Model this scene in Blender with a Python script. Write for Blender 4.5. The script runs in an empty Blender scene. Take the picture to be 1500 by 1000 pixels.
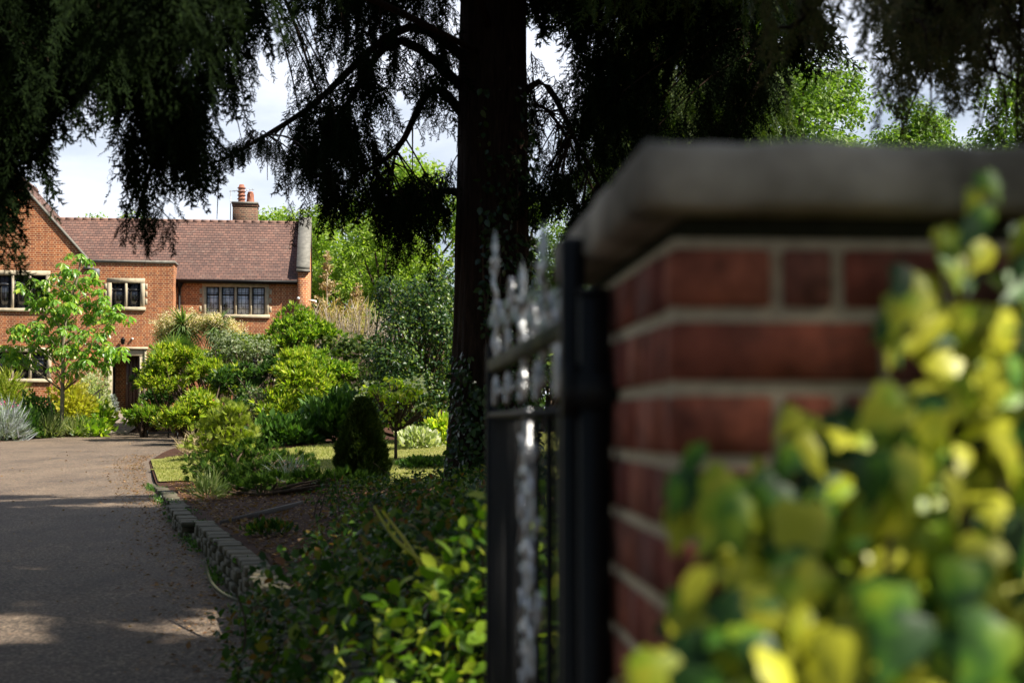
import bpy, math
import numpy as np
from mathutils import Vector
R = math.radians
rng = np.random.default_rng(7)
sc = bpy.context.scene
COL = sc.collection

# ------------------------------------------------------------------ camera, sky, sun, exposure
PITCH = math.atan(115 / 2083.3)
F = 2083.3
EYE = 1.5
cd = bpy.data.cameras.new('camera'); cam = bpy.data.objects.new('camera', cd); COL.objects.link(cam)
cam.location = (0, 0, EYE); cam.rotation_euler = (R(90) + PITCH, 0, 0)
cd.sensor_width = 36; cd.lens = 50; cd.clip_start = .05; cd.clip_end = 3000
cd.dof.use_dof = True; cd.dof.focus_distance = 36; cd.dof.aperture_fstop = 3.2; cd.dof.aperture_blades = 9
sc.camera = cam

SUN_AZ = R(20)      # from +X (right) towards the camera side (-Y)
SUN_EL = R(48)
sd = Vector((math.cos(SUN_EL) * math.cos(SUN_AZ), -math.cos(SUN_EL) * math.sin(SUN_AZ), math.sin(SUN_EL)))
w = bpy.data.worlds.new('World'); sc.world = w; w.use_nodes = True
nt = w.node_tree; nt.nodes.clear()
sky = nt.nodes.new('ShaderNodeTexSky'); sky.sky_type = 'NISHITA'; sky.sun_disc = False
sky.sun_elevation = SUN_EL; sky.sun_rotation = math.atan2(sd.x, sd.y)
tcw = nt.nodes.new('ShaderNodeTexCoord'); mpw = nt.nodes.new('ShaderNodeMapping'); mpw.inputs['Scale'].default_value = (1, 1, 2.6)
nzw = nt.nodes.new('ShaderNodeTexNoise'); nzw.inputs['Scale'].default_value = 2.6; nzw.inputs['Detail'].default_value = 7; nzw.inputs['Roughness'].default_value = .55
rpw = nt.nodes.new('ShaderNodeValToRGB'); rpw.color_ramp.elements[0].position = .30; rpw.color_ramp.elements[1].position = .60
mxw = nt.nodes.new('ShaderNodeMix'); mxw.data_type = 'RGBA'; mxw.clamp_result = False
mxw.inputs['B'].default_value = (10.6, 11.2, 12.6, 1)
bgw = nt.nodes.new('ShaderNodeBackground'); bgw.inputs['Strength'].default_value = .05
ow = nt.nodes.new('ShaderNodeOutputWorld')
L = nt.links.new
L(tcw.outputs['Generated'], mpw.inputs[0]); L(mpw.outputs[0], nzw.inputs['Vector']); L(nzw.outputs[0], rpw.inputs[0])
# cloud banks lie low in the sky beyond the house; the rest of the sky is clearer
spw = nt.nodes.new('ShaderNodeSeparateXYZ'); L(tcw.outputs['Generated'], spw.inputs[0])
mrw = nt.nodes.new('ShaderNodeMapRange'); mrw.interpolation_type = 'SMOOTHSTEP'
mrw.inputs['From Min'].default_value = .2; mrw.inputs['From Max'].default_value = .75; mrw.inputs['To Min'].default_value = .12
L(spw.outputs[1], mrw.inputs['Value'])
mmw = nt.nodes.new('ShaderNodeMath'); mmw.operation = 'MULTIPLY'; L(rpw.outputs[0], mmw.inputs[0]); L(mrw.outputs[0], mmw.inputs[1])
L(mmw.outputs[0], mxw.inputs['Factor']); L(sky.outputs[0], mxw.inputs['A']); L(mxw.outputs['Result'], bgw.inputs[0]); L(bgw.outputs[0], ow.inputs[0])

sl = bpy.data.lights.new('sun', 'SUN'); sun = bpy.data.objects.new('sun', sl); COL.objects.link(sun)
sl.energy = 5.0; sl.angle = R(.53); sl.color = (1, .93, .80)
sun.rotation_euler = (-sd).to_track_quat('-Z', 'Y').to_euler(); sun.location = (20, -5, 30)

sc.view_settings.view_transform = 'Standard'; sc.view_settings.look = 'None'
sc.view_settings.exposure = 1.12; sc.view_settings.gamma = 1
cy = sc.cycles
cy.max_bounces = 6; cy.diffuse_bounces = 3; cy.glossy_bounces = 2; cy.transmission_bounces = 4; cy.transparent_max_bounces = 8
cy.caustics_reflective = False; cy.caustics_refractive = False
try: cy.use_denoising = True
except Exception: pass

# ------------------------------------------------------------------ helpers
def P(px, py, Y):
    """world point seen at photo pixel (px, py) of the 1500x1000 picture, at distance Y ahead"""
    c, s = math.cos(PITCH), math.sin(PITCH)
    x = (px - 750) / F; y = (500 - py) / F
    d = np.array([x, c - s * y, s + c * y])
    return np.array([0, 0, EYE]) + d * (Y / d[1])

def reseed(k): rng.bit_generator.state = np.random.default_rng(k).bit_generator.state

def tag(o, label=None, cat=None, group=None, kind=None):
    if label: o['label'] = label
    if cat: o['category'] = cat
    if group: o['group'] = group
    if kind: o['kind'] = kind
    return o

def thing(name, loc, label, cat, group=None, rz=0):
    o = bpy.data.objects.new(name, None); COL.objects.link(o); o.location = tuple(float(a) for a in loc)
    o.rotation_euler = (0, 0, rz); o.empty_display_size = .2
    return tag(o, label, cat, group)

class MB:
    def __init__(self): self.V = []; self.F = []; self.n = 0; self.sm = False
    def add(self, V, F):
        V = np.asarray(V, float).reshape(-1, 3); self.V.append(V)
        if len(F):
            if isinstance(F, np.ndarray): self.F.append(F + self.n)
            else:
                by = {}
                for f in F: by.setdefault(len(f), []).append(f)
                for k in by: self.F.append(np.array(by[k], dtype=np.int64) + self.n)
        self.n += len(V); return self
    def quad(self, a, b, c, d): return self.add([a, b, c, d], [(0, 1, 2, 3)])
    def box(self, x0, x1, y0, y1, z0, z1, rz=0, piv=(0, 0)):
        V = np.array([[x, y, z] for z in (z0, z1) for y in (y0, y1) for x in (x0, x1)], float)
        if rz:
            c, s = math.cos(rz), math.sin(rz); q = V[:, :2] - piv
            V[:, 0] = piv[0] + q[:, 0] * c - q[:, 1] * s; V[:, 1] = piv[1] + q[:, 0] * s + q[:, 1] * c
        return self.add(V, [(0, 2, 3, 1), (4, 5, 7, 6), (0, 1, 5, 4), (2, 6, 7, 3), (0, 4, 6, 2), (1, 3, 7, 5)])
    def bbox(self, x0, x1, y0, y1, z0, z1, b=.005, **k):
        """box with chamfered vertical and horizontal edges"""
        b = min(b, (x1 - x0) * .45, (y1 - y0) * .45, (z1 - z0) * .45)
        rings = []
        for z, i in ((z0, b), (z0 + b, 0), (z1 - b, 0), (z1, b)):
            rings.append([[x0 + i, y0 + i, z], [x1 - i, y0 + i, z], [x1 - i, y1 - i, z], [x0 + i, y1 - i, z]])
        V = np.array(rings, float).reshape(-1, 3)
        rz = k.get('rz', 0); piv = k.get('piv', (0, 0))
        if rz:
            c, s = math.cos(rz), math.sin(rz); q = V[:, :2] - piv
            V[:, 0] = piv[0] + q[:, 0] * c - q[:, 1] * s; V[:, 1] = piv[1] + q[:, 0] * s + q[:, 1] * c
        Fs = [(3, 2, 1, 0), (12, 13, 14, 15)]
        for r in range(3):
            for j in range(4):
                a = r * 4 + j; c2 = r * 4 + (j + 1) % 4
                Fs.append((a, c2, c2 + 4, a + 4))
        return self.add(V, Fs)
    def tube(self, pts, rad, n=6, cap=True):
        p = np.asarray(pts, float); m = len(p)
        r = np.full(m, rad, float) if np.isscalar(rad) else np.asarray(rad, float)
        t = np.gradient(p, axis=0); t /= np.linalg.norm(t, axis=1)[:, None] + 1e-9
        up = np.array([0, 0, 1.]) if abs(t[:, 2]).mean() < .8 else np.array([1., 0, 0])
        a = np.cross(t, up); a /= np.linalg.norm(a, axis=1)[:, None] + 1e-9
        b = np.cross(t, a)
        th = np.arange(n) * 2 * math.pi / n
        V = p[:, None] + r[:, None, None] * (a[:, None] * np.cos(th)[None, :, None] + b[:, None] * np.sin(th)[None, :, None])
        i = np.arange(m - 1)[:, None] * n; j = np.arange(n)[None]
        Q = np.stack([i + j, i + (j + 1) % n, i + n + (j + 1) % n, i + n + j], -1).reshape(-1, 4)
        self.add(V.reshape(-1, 3), Q)
        if cap and n > 3:
            k = self.n - m * n
            self.F.append(np.array([list(range(n))[::-1]]) + k); self.F.append(np.array([list(range(n))]) + k + (m - 1) * n)
        return self
    def lathe(self, cx, cy_, prof, n=16, axis='z'):
        pr = np.asarray(prof, float)
        th = np.arange(n) * 2 * math.pi / n
        V = np.stack([cx + pr[:, :1] * np.cos(th), cy_ + pr[:, :1] * np.sin(th), pr[:, 1:2] + 0 * th[None]], -1)
        m = len(pr); i = np.arange(m - 1)[:, None] * n; j = np.arange(n)[None]
        Q = np.stack([i + j, i + (j + 1) % n, i + n + (j + 1) % n, i + n + j], -1).reshape(-1, 4)
        return self.add(V.reshape(-1, 3), Q)
    def grid(self, fn, us, vs):
        U, W = np.meshgrid(us, vs); V = fn(U, W).reshape(-1, 3)
        nu = len(us); i = np.arange(len(vs) - 1)[:, None] * nu; j = np.arange(nu - 1)[None]
        Q = np.stack([i + j, i + j + 1, i + nu + j + 1, i + nu + j], -1).reshape(-1, 4)
        return self.add(V, Q)
    def build(self, name, mat, parent=None, local=False, loc=None, smooth=None):
        V = np.concatenate(self.V).astype(np.float64)
        off = np.zeros(3)
        q = parent
        while q is not None and not local: off = off + np.array(q.location); q = q.parent
        if loc is not None: off = np.array(loc, float)
        V = V - off
        me = bpy.data.meshes.new(name)
        me.vertices.add(len(V)); me.vertices.foreach_set('co', V.astype(np.float32).ravel())
        idx = np.concatenate([f.ravel() for f in self.F]); cnt = np.concatenate([np.full(len(f), f.shape[1]) for f in self.F])
        me.loops.add(len(idx)); me.loops.foreach_set('vertex_index', idx.astype(np.int32))
        me.polygons.add(len(cnt)); st = np.concatenate([[0], np.cumsum(cnt)[:-1]])
        me.polygons.foreach_set('loop_start', st.astype(np.int32))
        me.update(calc_edges=True)
        if smooth or (smooth is None and self.sm): me.polygons.foreach_set('use_smooth', np.ones(len(cnt), bool))
        me.materials.append(mat)
        o = bpy.data.objects.new(name, me); COL.objects.link(o)
        if parent is not None: o.parent = parent
        elif loc is not None: o.location = tuple(float(a) for a in loc)
        return o

def nrm(a): return a / (np.linalg.norm(a, axis=-1, keepdims=True) + 1e-9)

def scatter(mb, tmpls, pos, ydir, up, scale, g=rng):
    pos = np.asarray(pos, float); N = len(pos)
    if N == 0: return
    sc_ = np.broadcast_to(np.asarray(scale, float), (N,)) if np.ndim(scale) < 2 else scale
    y = nrm(ydir); x = nrm(np.cross(y, up)); z = np.cross(x, y)
    pick = g.integers(0, len(tmpls), N)
    for k, (TV, TF) in enumerate(tmpls):
        s = np.where(pick == k)[0]
        if not len(s): continue
        TV = np.asarray(TV, float)
        S = sc_[s][:, None, None]
        V = pos[s][:, None] + S * (TV[None, :, 0:1] * x[s][:, None] + TV[None, :, 1:2] * y[s][:, None] + TV[None, :, 2:3] * z[s][:, None])
        by = {}
        for f in TF: by.setdefault(len(f), []).append(f)
        base = mb.n; mb.V.append(V.reshape(-1, 3)); mb.n += V.shape[0] * V.shape[1]
        for kk in by:
            f = np.array(by[kk], dtype=np.int64)
            mb.F.append((f[None] + (np.arange(len(s)) * len(TV))[:, None, None] + base).reshape(-1, kk))

def rdir(n, g=rng): return nrm(g.normal(size=(n, 3)))

# leaves cut from the crowns along sun rays to light ivy, brambles, gate, drive
SUNV = np.array([sd.x, sd.y, sd.z]); SUN_CUTS = [((.33, 1.12, 1.31), .34), ((.45, 1.31, 1.68), .10), ((-.22, 4.5, .9), .26), ((-.1, 5.0, 1.06), .2), ((-.32, 4.0, .85), .2), ((.035, 2.45, 1.52), .10), ((.03, 2.6, 1.72), .12), ((.04, 2.45, 1.1), .14)]
for _px, _py, _r in ((225, 912, .25), (120, 898, .16), (30, 826, .24), (150, 806, .14), (250, 846, .14), (60, 990, .26), (180, 790, .12), (300, 985, .2), (90, 855, .12)):
    _Y = 3124 / (_py - 578.3); SUN_CUTS.append((((_px - 750) / 2083 * _Y, _Y, .0176 * _Y), _r))
def cut_sun_gaps(pos):
    keep = np.ones(len(pos), bool)
    for c, rad in SUN_CUTS:
        v = pos - np.array(c); t = v @ SUNV; dist = np.linalg.norm(v - t[:, None] * SUNV, axis=1); keep &= ~((t > .8) & (dist < rad * (1 + .3 * np.sin(pos[:, 0] * 9) * np.sin(pos[:, 2] * 7)) + .05))
    return keep

# ------------------------------------------------------------------ leaf templates (grow along +Y, face +Z)
def merge(ts):
    V = []; Fs = []; n = 0
    for v, f in ts:
        V += [tuple(a) for a in v]; Fs += [tuple(i + n for i in q) for q in f]; n += len(v)
    return np.array(V), Fs
def rot(V, ax, a):
    V = np.array(V, float); c, s = math.cos(a), math.sin(a)
    i, j = {'x': (1, 2), 'y': (2, 0), 'z': (0, 1)}[ax]
    q = V.copy(); q[:, i] = V[:, i] * c - V[:, j] * s; q[:, j] = V[:, i] * s + V[:, j] * c; return q
def leaf4(w=.3, fold=.08, droop=.05):
    return np.array([(0, 0, 0), (w, .45, fold), (0, 1, -droop), (-w, .45, fold)]), [(0, 1, 2), (0, 2, 3)]
def leaf6(w=.3, fold=.08, droop=.12):
    return np.array([(0, 0, 0), (w * .8, .28, fold), (w * .85, .62, fold * .5), (0, 1, -droop), (-w * .85, .62, fold * .5), (-w * .8, .28, fold), (0, .45, 0)]), \
        [(0, 1, 6), (1, 2, 6), (2, 3, 6), (3, 4, 6), (4, 5, 6), (5, 0, 6)]
def blade(w=.04, arch=.3, n=3, L_=1.):
    V = []; Fs = []
    for i in range(n + 1):
        t = i / n; ww = w * (1 - t) ** .6 if i < n else 0
        y = L_ * (t - .25 * arch * t * t); z = -arch * t * t * L_
        if i < n: V += [(-ww, y, z), (ww, y, z)]
        else: V += [(0, y, z)]
    for i in range(n - 1): Fs.append((2 * i, 2 * i + 1, 2 * i + 3, 2 * i + 2))
    Fs.append((2 * n - 2, 2 * n - 1, 2 * n))
    return np.array(V, float), Fs
def rosette(n=9, w=.13, tilt=(.1, .7), arch=.25, g=rng):
    """whorl of narrow leaves round +Y"""
    ts = []
    for i in range(n):
        v, f = leaf4(w, .03, arch); v = v * (.75 + .35 * g.random())
        v = rot(v, 'x', -R(90) * 0 + g.uniform(*tilt) * 1.3)   # lean away from the axis
        v = rot(v, 'y', i * 2 * math.pi / n + g.uniform(-.3, .3))
        ts.append((v, f))
    return merge(ts)
def palmate(g=rng, n=6, w=.23, droop=.35):
    ts = []
    for i in range(n):
        a = (i - (n - 1) / 2) * R(48)
        l = 1 - .1 * abs(i - (n - 1) / 2)
        v = np.array([(0, 0, 0), (w * .35, .35, .02), (w, .72, -droop * .35 + .03), (0, 1, -droop), (-w, .72, -droop * .35 + .03), (-w * .35, .35, .02), (0, .6, -droop * .3 - .03)]) * l
        f = [(0, 1, 6), (1, 2, 6), (2, 3, 6), (3, 4, 6), (4, 5, 6), (5, 0, 6)]
        v = rot(v, 'x', -g.uniform(.1, .5)); v = rot(v, 'z', a + g.uniform(-.1, .1)); ts.append((v, f))
    return merge(ts)
def strandlet(g=rng, n=18, wide=.32):
    """drooping conifer twig: axis along +Y, side sprays of fine needles"""
    ts = []
    c = g.uniform(-.12, .12)
    ax = lambda t: np.array([c * t * t, t, .06 * math.sin(3 * t + c * 9)])
    for i in range(6):
        a, b = ax(i / 6), ax((i + 1) / 6); q = np.array([.006, 0, 0])
        ts.append((np.array([a - q, a + q, b + q, b - q]), [(0, 1, 2, 3)]))
    for i in range(n):
        t = (i + g.random()) / n * .97; p = ax(t)
        L_ = wide * (1.1 - t) ** .6 * g.uniform(.5, 1.1) ; sd_ = 1 if i % 2 else -1
        an = g.uniform(.35, .9) * sd_; lift = g.uniform(-.7, .7)
        d = np.array([math.sin(an), math.cos(an), lift * .4]); d /= np.linalg.norm(d)
        for k in range(7):
            u = (k + .5) / 7 * L_; q = p + d * u
            na = an + g.choice([-1, 1]) * g.uniform(.4, 1.0)
            nd = np.array([math.sin(na), math.cos(na), g.uniform(-.5, .5)]); nl = g.uniform(.045, .085)
            sx = np.array([-nd[1], nd[0], 0]); sx /= np.linalg.norm(sx) + 1e-9
            ts.append((np.array([q - sx * .013, q + sx * .013, q + nd * nl]), [(0, 1, 2)]))
        e = p + d * L_; sx = np.array([-d[1], d[0], 0]) * .008
        ts.append((np.array([p - sx, p + sx, e]), [(0, 1, 2)]))
    return merge(ts)
def scaly(g=rng, n=9, w=.09):
    """flat conifer fan spray"""
    ts = []
    for i in range(n):
        an = (i / (n - 1) - .5) * 2.0; l = 1 - .45 * abs(an)
        v, f = leaf4(w, .02, .06); v = v * l; v = rot(v, 'z', -an); ts.append((v, f))
    return merge(ts)

T_LEAF = [leaf4(.28, .08, .05), leaf4(.33, .1, .15), leaf4(.24, .05, .1)]
T_OVAL = [leaf6(.32, .07, .12), leaf6(.38, .09, .2), leaf6(.27, .05, .05)]
T_ROS = [rosette(11, .085), rosette(12, .10, (.2, .9), .4), rosette(10, .08, (.4, 1.1), .45), rosette(12, .095, (0, .7), .35)]
T_PALM = [palmate(), palmate(), palmate(n=5), palmate(n=7, w=.2)]
T_STR = [strandlet() for _ in range(7)]
T_JUN = [scaly(n=9, w=.045), scaly(n=11, w=.05), scaly(n=8, w=.055)]
T_SCALY = [scaly(), scaly(n=7), scaly(n=11)]

# ------------------------------------------------------------------ materials
def new_mat(name):
    m = bpy.data.materials.new(name); m.use_nodes = True; nt = m.node_tree; nt.nodes.clear()
    out = nt.nodes.new('ShaderNodeOutputMaterial'); b = nt.nodes.new('ShaderNodeBsdfPrincipled')
    nt.links.new(b.outputs[0], out.inputs[0]); return m, nt, b, out
def N(nt, t, **k):
    n = nt.nodes.new(t)
    for a, v in k.items():
        if a in n.inputs.keys(): n.inputs[a].default_value = v
        else: setattr(n, a, v)
    return n
def ramp(nt, src, stops):
    r = nt.nodes.new('ShaderNodeValToRGB'); e = r.color_ramp.elements
    while len(e) < len(stops): e.new(.5)
    for i, (p, c) in enumerate(stops): e[i].position = p; e[i].color = (*c, 1) if len(c) == 3 else c
    nt.links.new(src, r.inputs[0]); return r.outputs[0]
def mix(nt, f, a, b, mode='MIX'):
    m = nt.nodes.new('ShaderNodeMix'); m.data_type = 'RGBA'; m.blend_type = mode
    for k, v in (('Factor', f), ('A', a), ('B', b)):
        if hasattr(v, 'links'): nt.links.new(v, m.inputs[k])
        else: m.inputs[k].default_value = v if k == 'Factor' else ((*v, 1) if len(v) == 3 else v)
    return m.outputs['Result']
def bump(nt, b, h, s=.3, d=.02):
    n = nt.nodes.new('ShaderNodeBump'); n.inputs['Strength'].default_value = s; n.inputs['Distance'].default_value = d
    nt.links.new(h, n.inputs['Height']); nt.links.new(n.outputs[0], b.inputs['Normal'])
def noise(nt, scale, detail=5, rough=.55, vec=None, sx=None):
    n = N(nt, 'ShaderNodeTexNoise', Scale=scale, Detail=detail, Roughness=rough)
    tc = N(nt, 'ShaderNodeTexCoord'); src = vec or tc.outputs['Object']
    if sx:
        mp = N(nt, 'ShaderNodeMapping'); mp.inputs['Scale'].default_value = sx; nt.links.new(src, mp.inputs[0]); src = mp.outputs[0]
    nt.links.new(src, n.inputs['Vector']); return n.outputs[0]

def leaf_mat(name, cols, transl=.35, rough=.42, tcol=1.6, spec=.4):
    """leaf colours vary leaf by leaf; some light passes through"""
    m, nt, b, out = new_mat(name)
    g = N(nt, 'ShaderNodeNewGeometry'); n = len(cols)
    c = ramp(nt, g.outputs['Random Per Island'], [((i + .0) / max(1, n - 1), cols[i]) for i in range(n)])
    nt.links.new(c, b.inputs['Base Color']); b.inputs['Roughness'].default_value = rough; b.inputs['Specular IOR Level'].default_value = spec
    tr = N(nt, 'ShaderNodeBsdfTranslucent')
    tc = mix(nt, 1.0, c, (tcol * 1.1, tcol * 1.25, tcol * .45), 'MULTIPLY'); nt.links.new(tc, tr.inputs[0])
    ms = N(nt, 'ShaderNodeMixShader'); ms.inputs[0].default_value = transl
    nt.links.new(b.outputs[0], ms.inputs[1]); nt.links.new(tr.outputs[0], ms.inputs[2]); nt.links.new(ms.outputs[0], out.inputs[0])
    return m

def plain(name, col, rough=.6, metal=0, nscale=20, var=.25, bstr=.15, bd=.005, spec=.5, col2=None, detail=6, sx=None):
    m, nt, b, out = new_mat(name)
    n = noise(nt, nscale, detail, .6, sx=sx)
    c2 = col2 or tuple(a * (1 - var * 1.6) for a in col)
    c = ramp(nt, n, [(.3, c2), (.68, col)])
    nt.links.new(c, b.inputs['Base Color']); b.inputs['Roughness'].default_value = rough; b.inputs['Metallic'].default_value = metal
    b.inputs['Specular IOR Level'].default_value = spec
    if bstr: bump(nt, b, n, bstr, bd)
    return m

def wall_uv(nt):
    """(along the wall, height) for upright walls in object space"""
    tc = N(nt, 'ShaderNodeTexCoord'); g = N(nt, 'ShaderNodeNewGeometry')
    vt = N(nt, 'ShaderNodeVectorTransform', vector_type='NORMAL', convert_from='WORLD', convert_to='OBJECT')
    nt.links.new(g.outputs['True Normal'], vt.inputs[0])
    sp = N(nt, 'ShaderNodeSeparateXYZ'); nt.links.new(tc.outputs['Object'], sp.inputs[0])
    sn = N(nt, 'ShaderNodeSeparateXYZ'); nt.links.new(vt.outputs[0], sn.inputs[0])
    ab = N(nt, 'ShaderNodeMath', operation='ABSOLUTE'); nt.links.new(sn.outputs[0], ab.inputs[0])
    gt = N(nt, 'ShaderNodeMath', operation='GREATER_THAN'); gt.inputs[1].default_value = .7; nt.links.new(ab.outputs[0], gt.inputs[0])
    mx = N(nt, 'ShaderNodeMix'); nt.links.new(gt.outputs[0], mx.inputs['Factor']); nt.links.new(sp.outputs[0], mx.inputs['A']); nt.links.new(sp.outputs[1], mx.inputs['B'])
    cb = N(nt, 'ShaderNodeCombineXYZ'); nt.links.new(mx.outputs[0], cb.inputs[0]); nt.links.new(sp.outputs[2], cb.inputs[1])
    return cb.outputs[0]

def house_brick():
    m, nt, b, out = new_mat('red_brick')
    v = wall_uv(nt)
    bt = N(nt, 'ShaderNodeTexBrick', offset=.5, squash=.5, squash_frequency=2)
    for k, x in (('Scale', 1), ('Mortar Size', .009), ('Brick Width', .225), ('Row Height', .075), ('Mortar Smooth', .25), ('Bias', 0)): bt.inputs[k].default_value = x
    bt.inputs['Color1'].default_value = (.44, .135, .045, 1); bt.inputs['Color2'].default_value = (.22, .055, .025, 1)
    bt.inputs['Mortar'].default_value = (.60, .43, .26, 1)
    nt.links.new(v, bt.inputs['Vector'])
    n1 = noise(nt, 1.1, 6, .6); n2 = noise(nt, 9, 4, .6)
    c = mix(nt, 1.0, bt.outputs['Color'], ramp(nt, n1, [(.3, (.72, .68, .64)), (.65, (1.12, 1.08, 1.0))]), 'MULTIPLY')
    c = mix(nt, 1.0, c, ramp(nt, n2, [(.35, (.82, .8, .78)), (.65, (1.12, 1.12, 1.1))]), 'MULTIPLY')
    nt.links.new(c, b.inputs['Base Color']); b.inputs['Roughness'].default_value = .85
    iv = N(nt, 'ShaderNodeMath', operation='SUBTRACT'); iv.inputs[0].default_value = 1; nt.links.new(bt.outputs['Fac'], iv.inputs[1])
    bump(nt, b, iv.outputs[0], .5, .008)
    return m

def tile_mat():
    m, nt, b, out = new_mat('clay_roof_tile')
    tc = N(nt, 'ShaderNodeTexCoord'); sp = N(nt, 'ShaderNodeSeparateXYZ'); nt.links.new(tc.outputs['Object'], sp.inputs[0])
    cb = N(nt, 'ShaderNodeCombineXYZ'); nt.links.new(sp.outputs[0], cb.inputs[0]); nt.links.new(sp.outputs[2], cb.inputs[1])
    bt = N(nt, 'ShaderNodeTexBrick', offset=.5)
    for k, x in (('Scale', 1), ('Mortar Size', .011), ('Brick Width', .165), ('Row Height', .107), ('Mortar Smooth', .3)): bt.inputs[k].default_value = x
    bt.inputs['Color1'].default_value = (.185, .102, .080, 1); bt.inputs['Color2'].default_value = (.11, .065, .055, 1); bt.inputs['Mortar'].default_value = (.045, .028, .027, 1)
    nt.links.new(cb.outputs[0], bt.inputs['Vector'])
    n1 = noise(nt, .55, 7, .65); n2 = noise(nt, 3.5, 6, .7)
    c = mix(nt, 1.0, bt.outputs['Color'], ramp(nt, n1, [(.3, (.75, .74, .76)), (.7, (1.25, 1.15, 1.08))]), 'MULTIPLY')
    c = mix(nt, ramp(nt, n2, [(.55, (0, 0, 0)), (.75, (.35, .35, .35))]), c, (.33, .27, .22))
    nt.links.new(c, b.inputs['Base Color']); b.inputs['Roughness'].default_value = .8
    return m

def pane_mat(name, cloud, lo=.42):
    """leaded window pane: lead came grid and, in some rooms, pale net curtains close behind the glass"""
    m, nt, b, out = new_mat(name)
    tc = N(nt, 'ShaderNodeTexCoord'); sp = N(nt, 'ShaderNodeSeparateXYZ'); nt.links.new(tc.outputs['Object'], sp.inputs[0])
    cb = N(nt, 'ShaderNodeCombineXYZ'); nt.links.new(sp.outputs[0], cb.inputs[0]); nt.links.new(sp.outputs[2], cb.inputs[1])
    bt = N(nt, 'ShaderNodeTexBrick', offset=0)
    for k, x in (('Scale', 1), ('Mortar Size', .012), ('Brick Width', .145), ('Row Height', .2), ('Mortar Smooth', .2)): bt.inputs[k].default_value = x
    bt.inputs['Color1'].default_value = (1, 1, 1, 1); bt.inputs['Color2'].default_value = (.8, .8, .8, 1); bt.inputs['Mortar'].default_value = (.15, .15, .15, 1)
    nt.links.new(cb.outputs[0], bt.inputs['Vector'])
    n1 = noise(nt, 3.2, 5, .6, sx=(1.6, 1, .8))
    base = ramp(nt, n1, [(lo, (.012, .013, .017)), (lo + .16, tuple(cloud))])
    c = mix(nt, 1.0, base, bt.outputs['Color'], 'MULTIPLY')
    nt.links.new(c, b.inputs['Base Color']); b.inputs['Roughness'].default_value = .08; b.inputs['Specular IOR Level'].default_value = .6
    n3 = noise(nt, 6, 2, .5); bump(nt, b, n3, .25, .01)
    return m

def asphalt_mat():
    m, nt, b, out = new_mat('asphalt')
    n1 = noise(nt, .7, 8, .68, sx=(1.6, .7, 1)); n2 = noise(nt, 38, 7, .8); n3 = noise(nt, 3.0, 6, .7)
    c = ramp(nt, n2, [(.38, (.014, .012, .010)), (.5, (.092, .069, .051)), (.61, (.34, .27, .205))])
    c = mix(nt, 1.0, c, ramp(nt, n1, [(.3, (.55, .52, .52)), (.7, (1.35, 1.27, 1.15))]), 'MULTIPLY')
    c = mix(nt, ramp(nt, n3, [(.5, (0, 0, 0)), (.8, (.5, .5, .5))]), c, (.17, .10, .06))
    nt.links.new(c, b.inputs['Base Color']); b.inputs['Roughness'].default_value = .85
    bump(nt, b, n2, .9, .02); return m

def ground_mat(name, a, b_, c_, s=2.5, fine=60):
    m, nt, b, out = new_mat(name)
    n1 = noise(nt, s, 7, .65); n2 = noise(nt, fine, 5, .75)
    c = ramp(nt, n1, [(.3, a), (.5, b_), (.7, c_)])
    c = mix(nt, 1.0, c, ramp(nt, n2, [(.3, (.55, .55, .55)), (.7, (1.35, 1.35, 1.35))]), 'MULTIPLY')
    nt.links.new(c, b.inputs['Base Color']); b.inputs['Roughness'].default_value = .95; b.inputs['Specular IOR Level'].default_value = .15
    bump(nt, b, n2, .8, .03); return m

def bark_mat(name, a, c_, sx=(9, 9, 1.2)):
    m, nt, b, out = new_mat(name)
    n1 = noise(nt, 3, 8, .7, sx=sx)
    c = ramp(nt, n1, [(.3, a), (.7, c_)]); nt.links.new(c, b.inputs['Base Color'])
    b.inputs['Roughness'].default_value = .95; b.inputs['Specular IOR Level'].default_value = .1; bump(nt, b, n1, 1.0, .05); return m

M = {}
M['brick'] = house_brick(); M['tile'] = tile_mat(); M['asphalt'] = asphalt_mat()
M['pane_net'] = pane_mat('leaded_pane_with_net', (.70, .74, .86), .30); M['pane_dark'] = pane_mat('leaded_pane_dark', (.05, .055, .07))
M['stone'] = plain('window_stone', (.52, .44, .31), .85, nscale=6, var=.25, bstr=.2)
M['stone_grey'] = plain('weathered_stone', (.21, .20, .175), .9, nscale=7, var=.45, bstr=.3, col2=(.12, .115, .10))
M['cap'] = plain('cap_concrete', (.47, .415, .355), .95, nscale=7, bstr=.6, bd=.006, col2=(.09, .078, .062), spec=.1, detail=10)
M['black'] = plain('black_iron', (.008, .008, .009), .5, nscale=30, bstr=.1, spec=.25)
M['casement'] = plain('dark_casement', (.02, .02, .024), .45, nscale=10, bstr=0)
M['lead'] = plain('lead_flashing', (.13, .14, .16), .6, nscale=8)
M['silver'] = plain('silver_paint', (.66, .68, .72), .3, metal=.7, nscale=45, bstr=.35, bd=.004, col2=(.28, .27, .27))
M['lichen_iron'] = plain('lichened_rail', (.11, .11, .05), .7, nscale=25, col2=(.03, .032, .022))
M['ridge'] = plain('weathered_ridge_tile', (.24, .13, .10), .85, nscale=3, col2=(.12, .075, .06))
M['terracotta'] = plain('terracotta', (.42, .16, .09), .8, nscale=8, col2=(.20, .08, .055))
M['dirty_brick'] = house_brick(); 
_nt = M['dirty_brick'].node_tree
for _n in _nt.nodes:
    if _n.type == 'TEX_BRICK':
        _n.inputs['Color1'].default_value = (.16, .07, .045, 1); _n.inputs['Color2'].default_value = (.06, .035, .03, 1); _n.inputs['Mortar'].default_value = (.22, .17, .11, 1)
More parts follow.
